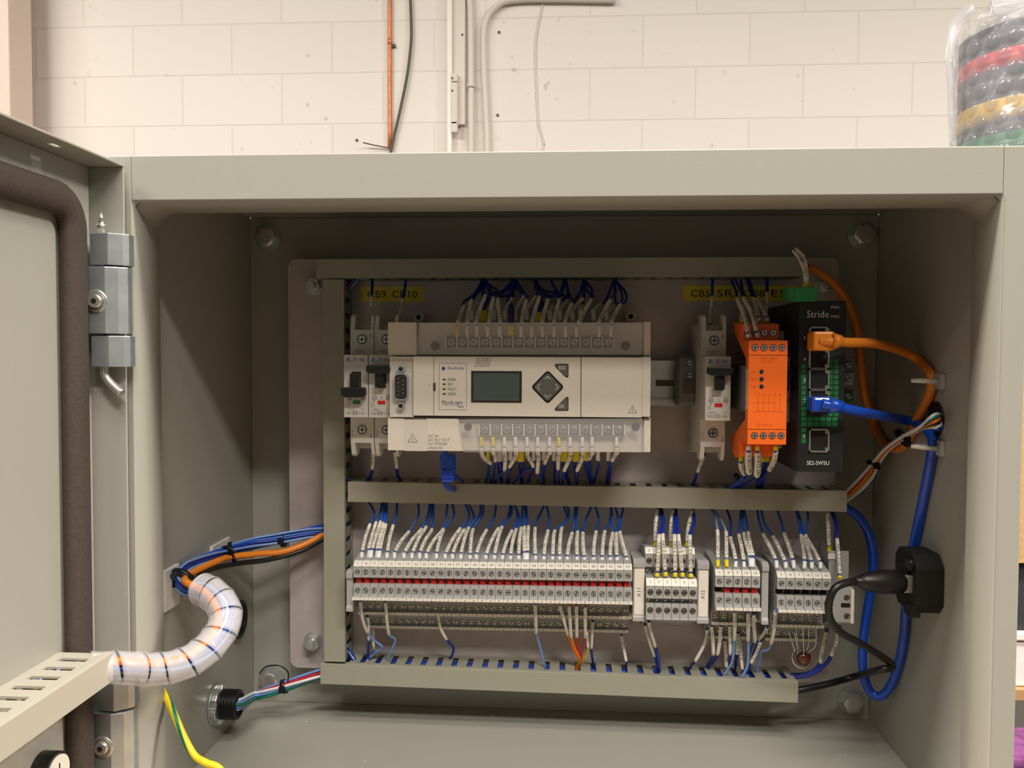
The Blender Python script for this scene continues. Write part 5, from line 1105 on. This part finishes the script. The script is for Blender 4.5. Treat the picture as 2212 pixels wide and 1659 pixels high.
for k, (c_, dy) in enumerate((('wire_light_blue', 0), ('wire_red', 6), ('wire_navy', 10))):
    M().tube([at(742, 1032 + dy, 174), at(752, 1034 + dy, 170), at(764, 1036 + dy, 172)], 1.2, c_, seg=7, n=5).build('loose_wire', label='%s wire crossing from the vertical duct to the middle duct' % ('pale blue', 'red', 'navy')[k], cat='wire', group='wires turning at the duct corners')
# resistor with long legs
t = thing('resistor_assembly', at(1735, 1440, 168), 'round brown component with long bare metal legs under the strip with empty slots', 'resistor')
c = at(1736, 1423, 165); q = M(); q.ball(c, 5.4, 'resistor_brown', 20, 12, (1, .7, 1)); q.build('brown_body', t)
q = M(); q.ring(c + Vector((-1, 1, .6)), (0.1, -1, .1), 8.2, 6.8, 1.2, 'lead_steel', 28); q.ring(c + Vector((-1.2, -1.2, 1.2)), (0.2, -1, .25), 7.2, 6.4, .8, 'cable_grey', 28); q.build('wire_loop', t)
for (ua, va, Ya), (ub, vb), nm in (((1703, 1362, 160), (1717, 1406), 0), ((1716, 1366, 158), (1722, 1398), 0), ((1719, 1322, 150), (1723, 1395), 0), ((1733, 1322, 150), (1736, 1412), 0), ((1748, 1324, 150), (1746, 1395), 0), ((1765, 1322, 150), (1761, 1396), 0)):
    q = M(); q.tube([at(ua, va, Ya), at((ua + ub) / 2, (va + vb) / 2, (Ya + 163) / 2), at(ub, vb, 163), c + Vector((random.uniform(-5, 5), 0, random.uniform(2, 6)))], .42, 'lead_steel', seg=6, n=4); q.build('metal_lead', t)

# ------------------------------------------------------------------ big cords at the right
def cord(name, label, pts_, r, mt, cat='cable', group=None):
    P_ = []
    for u, v, y in pts_:
        p = at(u, v, min(y, DB - r - .6))
        if p.x > 253.5 - r: p = atx(u, v, 253.5 - r)
        P_.append(p)
    return M().tube(P_, r, mt, seg=14, n=8).build(name, label=label, cat=cat, group=group)
def plug_boot(root, u0, u1, v0, v1, Y, mt, ribs=True):
    a = at(u0, v0, Y); b = at(u1, v1, Y); q = M(); q.box(a.x, b.x, Y - 13, Y + 1, b.z, a.z, mt); q.build('plug_body', root, bev=1.4)
o = cord('network_cable', 'orange network cord plugged in the top jack, looping round to the duct', [(1770, 737, 74), (1800, 738, 72), (1840, 740, 76), (1890, 742, 90), (1945, 757, 120), (1985, 778, 150), (2010, 808, 172), (2012, 840, 178), (2000, 870, 180), (1982, 905, 182), (1965, 945, 186), (1945, 968, 194), (1918, 965, 200), (1898, 940, 203), (1884, 905, 200), (1868, 850, 196), (1860, 790, 194), (1855, 730, 192), (1838, 668, 178), (1806, 618, 171), (1768, 588, 172), (1745, 578, 172)], 3.1, 'cord_orange')
q = M(); a = at(1754, 716, 76); b = at(1800, 758, 76); q.box(a.x, b.x, 72, 88, b.z, a.z, 'cord_orange'); q.build('plug_body', o, bev=1.6, label='orange plug body')
p = at(1798, 737, 73); q = M(); q.cyl(p, (1, -.05, 0), 5.6, 6, 'cord_orange', seg=18, r2=3.6); q.build('strain_relief', o)
o = cord('network_cable', 'bright blue network cord plugged in the fourth jack, hanging in a long loop', [(1775, 872, 72), (1805, 878, 72), (1850, 888, 80), (1905, 898, 105), (1955, 907, 135), (1995, 922, 158), (2015, 950, 170), (2012, 985, 172), (2004, 1030, 172), (1988, 1110, 170), (1972, 1190, 166), (1962, 1255, 160), (1957, 1320, 156), (1952, 1380, 154), (1940, 1440, 154), (1922, 1485, 156), (1900, 1504, 160), (1878, 1492, 164), (1865, 1450, 168), (1864, 1395, 172), (1872, 1330, 176), (1883, 1260, 180), (1886, 1200, 182), (1875, 1150, 181), (1855, 1117, 178), (1832, 1100, 176), (1815, 1092, 175)], 3.3, 'cord_blue')
q = M(); a = at(1750, 857, 78); b = at(1795, 889, 78); q.box(a.x, b.x, 72, 88, b.z, a.z, 'cord_blue'); q.build('plug_body', o, bev=1.6, label='blue plug body')
p = at(1790, 875, 73); q = M(); q.cyl(p, (1, -.05, -.12), 5.4, 9, 'cord_blue', seg=18, r2=3.5); q.build('strain_relief', o)
# blue plug hanging under the controller
a = at(948, 982, 122); b = at(981, 1043, 122)
t = thing('network_plug', ((a.x + b.x) / 2, 128, b.z), 'blue network plug boot hanging under the left half of the controller', 'plug')
q = M(); q.prism([(a.x + .2, a.z), (b.x + .2, a.z), (b.x - .4, b.z), (a.x + 1.4, b.z)], 'y', 122, 134, 'cord_blue'); q.build('boot', t, bev=1.6)
q = M()
for k in range(3): q.box(a.x + 2, b.x - 2, 121.5, 122.1, b.z + 2.5 + 3 * k, b.z + 3.7 + 3 * k, 'wire_navy')
q.build('boot_rib', t, bev=.2); q = M(); q.box(a.x + 2.6, a.x + 6, 121.2, 124, a.z - 2, a.z + 5, 'cord_blue'); q.build('latch', t, bev=.4)
q = M(); q.tube([at(962, 1040, 128), at(968, 1052, 140), at(985, 1058, 165)], 2.4, 'cord_blue', seg=10); q.build('cord', t)
q = M(); q.tube([at(975, 1020, 132), at(988, 1032, 145), at(1000, 1044, 166)], 1.3, 'wire_navy', seg=8); q.build('loose_wire', label='navy wire slanting down beside the blue network plug boot', cat='wire')
# multicolour bunch from the hole in the right wall
cols = [('wire_white', 'white'), ('wire_green', 'green'), ('wire_red', 'red'), ('wire_orange', 'orange'), ('cord_black', 'black'), ('wire_yellow', 'yellow'), ('wire_white', 'second white'), ('wire_navy', 'purple blue')]
sp_ = [(2045, 905, 190), (2022, 912, 188), (1990, 925, 184), (1950, 946, 180), (1915, 972, 178), (1893, 1000, 176), (1878, 1025, 175), (1858, 1048, 175), (1835, 1068, 175), (1818, 1082, 175)]
base = [at(*q) if at(*q).x < 242 else atx(q[0], q[1], 242) for q in sp_]; base[0] = atx(2032, 903, 257)
for k, (c_, n_) in enumerate(cols):
    off = (k - 3.5) * 1.9; pts_ = []
    for j, p in enumerate(base):
        tn = (base[min(j + 1, len(base) - 1)] - base[max(j - 1, 0)]).normalized(); nrm = Vector((tn.z, 0, -tn.x)) * (1 if tn.x < 0 else 1)
        sc_ = 1 - .35 * max(0, 1 - abs(j - 5) / 2) - (.25 if j < 2 else 0); ph = 0.25 * j
        pts_.append(p + nrm * -off * sc_ * math.cos(ph * .5) + Vector((0, -1, 0)) * (.7 * math.sin(k * 2.1 + ph)))
    M().tube(pts_, 1.25, c_, seg=8, n=5).build('loose_wire', label='%s wire in the coloured bunch from the hole in the right wall' % n_, cat='wire', group='coloured bunch at the right wall')
def tie(u, v, Y, ax, r, label, wdt=2.4, mt='black_plastic', knob=True):
    p = at(u, v, Y) if at(u, v, Y).x < 242 else atx(u, v, 242); ax = Vector(ax).normalized(); m = M(); m.ring(p - ax * wdt / 2, ax, r + .7, r - .3, wdt, mt, 24)
    if knob: m.box(p.x - 2, p.x + 2, p.y - r - 2.6, p.y - r + .4, p.z - 2.2, p.z + 2.2, mt)
    return m.build('cable_tie', label=label, cat='cable tie', group='black cable ties')
tie(1950, 946, 180, (-.8, 0, -.55), 6.4, 'black cable tie on the coloured bunch, nearer the hole', 3)
tie(1887, 1004, 176, (-.5, 0, -.75), 4.8, 'black cable tie on the coloured bunch, nearer the middle duct', 3)
# hole in the right wall (rubber bushing)
p = atx(2022, 905, 253.6); m = M()
m.cyl((253.9, p.y, p.z), (-1, 0, 0), 10.2, .35, 'black_matt', seg=32); m.ring((254, p.y, p.z), (-1, 0, 0), 11.6, 10, 1.2, 'black_rubber', 32)
m.build('wall_grommet', label='black round cable hole in the right side wall of the enclosure', cat='grommet')
# white tie mounts on the right wall with pale ties
for u, v, l in ((2026, 824, 'pale tie and mount holding the orange cord on the right wall'), (2024, 966, 'pale tie and mount holding the blue cord on the right wall')):
    p = atx(u, v, 253); y = p.y; t = thing('tie_mount', (253.9, y, p.z - 5), l, 'cable mount', 'tie mounts on the right wall')
    m = M(); m.box(251.2, 253.9, y - 10, y + 10, p.z - 5, p.z + 5, 'terminal_grey'); m.box(249.5, 251.2, y - 4, y + 4, p.z - 2.5, p.z + 2.5, 'terminal_grey'); m.build('mount_base', t, bev=.5)
    q = at(1968, v - 2, y - 6); m = M(); m.tube([Vector((251, y - 5, p.z)), Vector((243, y - 9, p.z + .3)), q], 1.0, 'mount_white', seg=6, flat=1.5, n=4); m.tube([Vector((251, y + 3, p.z + 1)), Vector((241, y + 4, p.z + 1))], 1.0, 'mount_white', seg=6, n=2); m.build('tie_strap', t)
# panel connector and black plug
pc = atx(2008, 1253, 252); t = thing('panel_connector', (250, pc.y, pc.z - 20), 'black panel socket block mounted on the right wall of the enclosure', 'connector')
yc_, zc_ = pc.y, pc.z
m = M(); m.prism([(yc_ - 18, zc_ - 13), (yc_ - 12, zc_ - 19), (yc_ + 12, zc_ - 19), (yc_ + 18, zc_ - 13), (yc_ + 18, zc_ + 14), (yc_ + 12, zc_ + 20), (yc_ - 10, zc_ + 20), (yc_ - 18, zc_ + 12)], 'x', 236, 253.9, 'black_matt'); m.build('housing', t, bev=1.2)
m = M(); m.cyl((236, yc_, zc_ + 1), (-1, 0, 0), 10, 3, 'black_matt', seg=24); m.cyl((236, yc_ - 11, zc_ + 13), (-1, 0, 0), 4.5, 3, 'black_plastic', seg=18); m.box(234, 240, yc_ - 16, yc_ - 4, zc_ - 21, zc_ - 14, 'black_matt'); m.build('collar', t, bev=.4)
ys_ = yc_
pa = at(1848, 1256, ys_ - 14); pb = at(1946, 1257, ys_ - 6)
t = thing('connector_plug', pa, 'black moulded plug pushed into the panel socket with metal shell', 'plug')
d = (pb - pa).normalized()
m = M(); m.lathe(pa, pb, [(-.02, 0), (-.02, 2.9), (.03, 3.1), (.08, 3.3), (.1, 4.4), (.2, 5.6), (.32, 6.6), (.48, 7.5), (.6, 7.9), (.97, 7.9), (1, 7.4), (1, 0)], 'black_rubber'); m.build('plug_body', t)
m = M(); m.box(pb.x, pb.x + 8, pb.y - 6, pb.y + 6, pb.z - 6, pb.z + 6, 'jack_metal'); m.build('metal_shell', t, bev=.8)
m = M(); m.tube([pa + d * 1.5, at(1832, 1258, ys_ - 18), at(1805, 1270, ys_ - 22), at(1791, 1300, ys_ - 22), at(1793, 1335, ys_ - 16), at(1815, 1365, ys_ - 6), at(1850, 1385, ys_), at(1895, 1412, ys_ + 8), at(1924, 1432, ys_ + 16), at(1926, 1442, ys_ + 18), at(1900, 1447, ys_ + 16), at(1850, 1460, 178), at(1790, 1477, 176), at(1735, 1489, 172), at(1700, 1495, 172)], 2.5, 'cord_black', seg=12, n=8); m.build('cord', t)

# ------------------------------------------------------------------ bundles at the left
def bundle(spine, cols_, R, r, label, group, twist=.5, name='harness_wire'):
    base = smooth_path(spine, 6); T, N, B = frames(base)
    for k, (c_, n_) in enumerate(cols_):
        a_ = 2 * math.pi * k / len(cols_); q = R if k % 2 or len(cols_) < 6 else R * .62
        pts_ = [p + N[j] * math.cos(a_ + twist * j * .15) * q + B[j] * math.sin(a_ + twist * j * .15) * q for j, p in enumerate(base)]
        M().tube(pts_, r, c_, seg=7, raw=True).build(name, label=label % n_, cat='wire', group=group)
    return base
A = at
b1 = [Vector((-254, -75, -77.5)), Vector((-250, -48, -77.5)), at(262, 1446, -36), at(330, 1450, -22), at(395, 1438, -12), at(450, 1405, -1), at(484, 1356, 11), at(484, 1318, 21), at(458, 1289, 31), at(432, 1280, 38), at(402, 1275, 48), at(384, 1256, 62), at(400, 1230, 82), at(450, 1208, 112), at(492, 1194, 136), at(540, 1180, 152), at(600, 1168, 162), at(660, 1155, 170), at(700, 1148, 173)]
up = lambda L, dx, dz, dy=0: [p + Vector((dx, dy, dz)) for p in L]
bundle(up(b1, 0, 1.2, 1), [('wire_navy', 'deep blue'), ('wire_light_blue', 'pale blue'), ('wire_navy', 'second deep blue'), ('wire_light_blue', 'second pale blue'), ('wire_white', 'white'), ('wire_blue', 'mid blue'), ('wire_navy', 'third deep blue'), ('wire_light_blue', 'third pale blue'), ('wire_blue', 'second mid blue')], 3.9, 1.05, '%s wire in the harness running from the door to the vertical duct', 'wires of the door harness')
M().tube([Vector((-252, -75, -76)), Vector((-249, -48, -75)), at(262, 1428, -38), at(330, 1432, -26), at(392, 1421, -17), at(438, 1394, -6), at(468, 1352, 6), at(470, 1320, 15), at(450, 1288, 25), at(430, 1272, 32), at(402, 1258, 44), at(402, 1246, 66), at(430, 1230, 88), at(470, 1212, 114), at(500, 1203, 132), at(560, 1196, 148), at(610, 1192, 158), at(660, 1175, 167), at(702, 1152, 173)], 2.35, 'cord_orange', seg=12, n=8).build('network_cable', label='orange cord in the door harness, leaving the spiral wrap toward the left duct', cat='cable')
M().tube([Vector((-254, -75, -80)), Vector((-250, -48, -80)), at(262, 1456, -36), at(340, 1458, -22), at(405, 1446, -11), at(456, 1412, 1), at(490, 1356, 13), at(490, 1316, 23), at(468, 1290, 34), at(436, 1280, 46), at(425, 1255, 76), at(450, 1232, 100), at(510, 1218, 132), at(580, 1209, 152), at(650, 1190, 166), at(702, 1162, 173)], 2.0, 'cord_black', seg=12, n=8).build('black_cord', label='black cord in the door harness, passing under the orange cord', cat='cable')
# spiral wrap round the harness
spn = smooth_path([Vector((-249.5, -44, -77.5)), at(262, 1442, -36), at(330, 1446, -23), at(395, 1434, -13), at(446, 1402, -2), at(482, 1355, 10), at(486, 1318, 20), at(462, 1286, 30), at(436, 1272, 36)], 16)
T, N, B = frames(spn); Ls = [0]
for i in range(1, len(spn)): Ls.append(Ls[-1] + (spn[i] - spn[i - 1]).length)
def onsp(s_):
    s_ = max(0, min(Ls[-1] - 1e-4, s_)); i = 0
    while Ls[i + 1] < s_: i += 1
    f = (s_ - Ls[i]) / max(1e-6, Ls[i + 1] - Ls[i]); return spn[i].lerp(spn[i + 1], f), N[i].lerp(N[i + 1], f).normalized(), B[i].lerp(B[i + 1], f).normalized()
pitch, wid, RR = 12.4, 11.3, 8.2; turns = Ls[-1] / pitch; nst = int(turns * 28); nc = 7; vs = []
for i in range(nst + 1):
    ph = 2 * math.pi * i / 28; s0 = pitch * ph / (2 * math.pi)
    for j in range(nc):
        e = abs(j / (nc - 1) * 2 - 1); p, n_, b_ = onsp(s0 + (j / (nc - 1) - .5) * wid); r_ = RR + 1.5 * s0 / Ls[-1] + .5 * e ** 3
        vs.append(p + n_ * math.cos(ph) * r_ + b_ * math.sin(ph) * r_)
m = M(); m.add(vs, [(i * nc + j, i * nc + j + 1, (i + 1) * nc + j + 1, (i + 1) * nc + j) for i in range(nst) for j in range(nc - 1)], 'spiral_plastic', True)
m.build('spiral_wrap', label='translucent white spiral wrap around the harness curving from the door', cat='cable wrap', solid=.5)
# tie mounts and ties on the left wall
for (u0, v0, u1, v1, l) in ((455, 1164, 494, 1212, 'white square tie mount on the left wall, farther from the door'), (352, 1219, 384, 1310, 'white square tie mount on the left wall, nearer the door')):
    a = atx(u0, (v0 + v1) / 2, -253); b = atx(u1, (v0 + v1) / 2, -253); zt2 = atx((u0 + u1) / 2, v0 + 6, -253).z; zb2 = atx((u0 + u1) / 2, v1 + 4, -253).z
    M().box(-253.9, -251.6, a.y, b.y, zb2, zt2, 'mount_white').build('tie_mount', label=l, cat='cable mount', group='tie mounts on the left wall', bev=.5)
tie(612, 1166, 166, (1, .1, .1), 5, 'black cable tie on the pale wires near the vertical duct', 3.2)
tie(502, 1195, 138, (.9, .35, .25), 8.2, 'black cable tie holding the harness at the farther wall mount', 2.6)
tie(396, 1252, 66, (.25, .9, .6), 9.0, 'black cable tie holding the harness at the nearer wall mount', 2.6)
for l, P3_ in (('black tail of the tie at the farther wall mount', [at(480, 1184, 134), at(492, 1182, 128), at(508, 1194, 127)]), ('black tail of the tie at the nearer wall mount', [at(366, 1245, 62), at(386, 1242, 56), at(408, 1256, 54), at(418, 1260, 56)])):
    M().tube(P3_, .9, 'black_plastic', seg=6, flat=1.6).build('tie_tail', label=l, cat='cable tie', group='black cable ties')
# black plug behind the spiral wrap on the left wall
p = atx(514, 1338, -252); m = M(); m.cyl((-253.9, p.y, p.z), (1, 0, 0), 13, 3, 'black_rubber', seg=32); m.ring((-253.9, p.y, p.z), (1, 0, 0), 15, 12, 4.2, 'black_plastic', 32)
m.build('hole_plug', label='black round hole plug on the left wall behind the spiral wrap', cat='plug')
# cable gland low on the left wall
p = atx(488, 1521, -246); yg, zg = p.y, p.z
t = thing('cable_gland', (-250, yg, zg - 14), 'metal locknut and black threaded cable gland low on the left wall', 'cable gland')
m = M(); m.cyl((-253.9, yg, zg), (1, 0, 0), 15.5, 1.6, 'zinc', seg=28)
tp = []
for k in range(48):
    a_ = 2 * math.pi * k / 48; r_ = 14.6 if (k % 8) < 5 else 12.2; tp.append((yg + r_ * math.cos(a_), zg + r_ * math.sin(a_)))
m.prism(tp, 'x', -252.3, -248.3, 'bright_zinc'); m.build('locknut', t, bev=.4)
m = M()
for k in range(6): m.cyl((-248.3 + k * 2, yg, zg), (1, 0, 0), 10.4, 1, 'black_plastic', seg=28, r2=11.2); m.cyl((-247.3 + k * 2, yg, zg), (1, 0, 0), 11.2, 1, 'black_plastic', seg=28, r2=10.4)
m.ring((-236.3, yg, zg), (1, 0, 0), 10.6, 8.4, .6, 'black_plastic', 28); m.cyl((-236.4, yg, zg), (1, 0, 0), 8.4, .1, 'black_matt', seg=24)
m.build('threaded_sleeve', t)
bundle([Vector((-247, yg, zg)), Vector((-236, yg, zg)), at(548, 1505, 165), at(580, 1494, 166), at(614, 1483, 167), at(650, 1470, 169), at(690, 1456, 172), at(712, 1450, 174)], [('wire_light_blue', 'pale blue'), ('wire_light_blue', 'second pale blue'), ('wire_navy', 'navy'), ('wire_light_blue', 'third pale blue'), ('wire_red', 'red'), ('wire_white', 'white'), ('wire_light_blue', 'fourth pale blue'), ('wire_green', 'green')], 3.3, 1.15, '%s wire in the bunch from the cable gland to the bottom duct', 'wires of the gland bunch', .35)
tie(614, 1483, 167, (.92, .1, .3), 4.8, 'black cable tie on the pale bunch from the cable gland', 3)
m = M(); m.tube([at(622, 1472, 165), at(622, 1452, 163), at(603, 1438, 162), at(575, 1440, 163), at(560, 1455, 166)], .55, 'black_plastic', seg=6); m.build('tie_tail', label='long thin black tie tail looping over the lower left bolt', cat='cable tie', group='black cable ties')
# green and yellow earth wire
ew = [at(338, 1470, 40), at(350, 1492, 34), at(364, 1518, 28), at(378, 1548, 20), at(397, 1592, 14), at(420, 1632, 10), at(445, 1648, 8), at(475, 1662, 8), at(520, 1720, 12), at(560, 1790, 30)]
base = smooth_path(ew, 8); m = M(); m.tube(base, 2.2, 'wire_yellow', seg=14, raw=True)
T, N, B = frames(base); st = []
nv = 4; ww = []
for i, p in enumerate(base):
    a0 = math.radians(120) + i * .11
    for k in range(nv): a_ = a0 + k * .3; ww.append(p + N[i] * math.cos(a_) * 2.26 + B[i] * math.sin(a_) * 2.26)
m.add(ww, [(i * nv + k, i * nv + k + 1, (i + 1) * nv + k + 1, (i + 1) * nv + k) for i in range(len(base) - 1) for k in range(nv - 1)], 'wire_green', True)
m.build('earth_wire', label='thick green and yellow earth wire coming over the lower left frame', cat='wire')
# specks of debris on the enclosure floor
for (u, v) in ((605, 1566), (545, 1531), (543, 1560), (662, 1560), (565, 1536), (787, 1646), (1062, 1549), (1066, 1547), (1815, 1632), (1824, 1631), (1900, 1612)):
    p = atz(u, v, -202.9); m = M(); m.ball((p.x, p.y, -202.6), .55, 'lint', 6, 4, (1.2, 1, .5)); m.build('debris_speck', label='tiny white speck on the enclosure floor %s' % ('at the left' if u < 900 else 'near the middle' if u < 1300 else 'at the right'), cat='debris', group='specks on the enclosure floor')
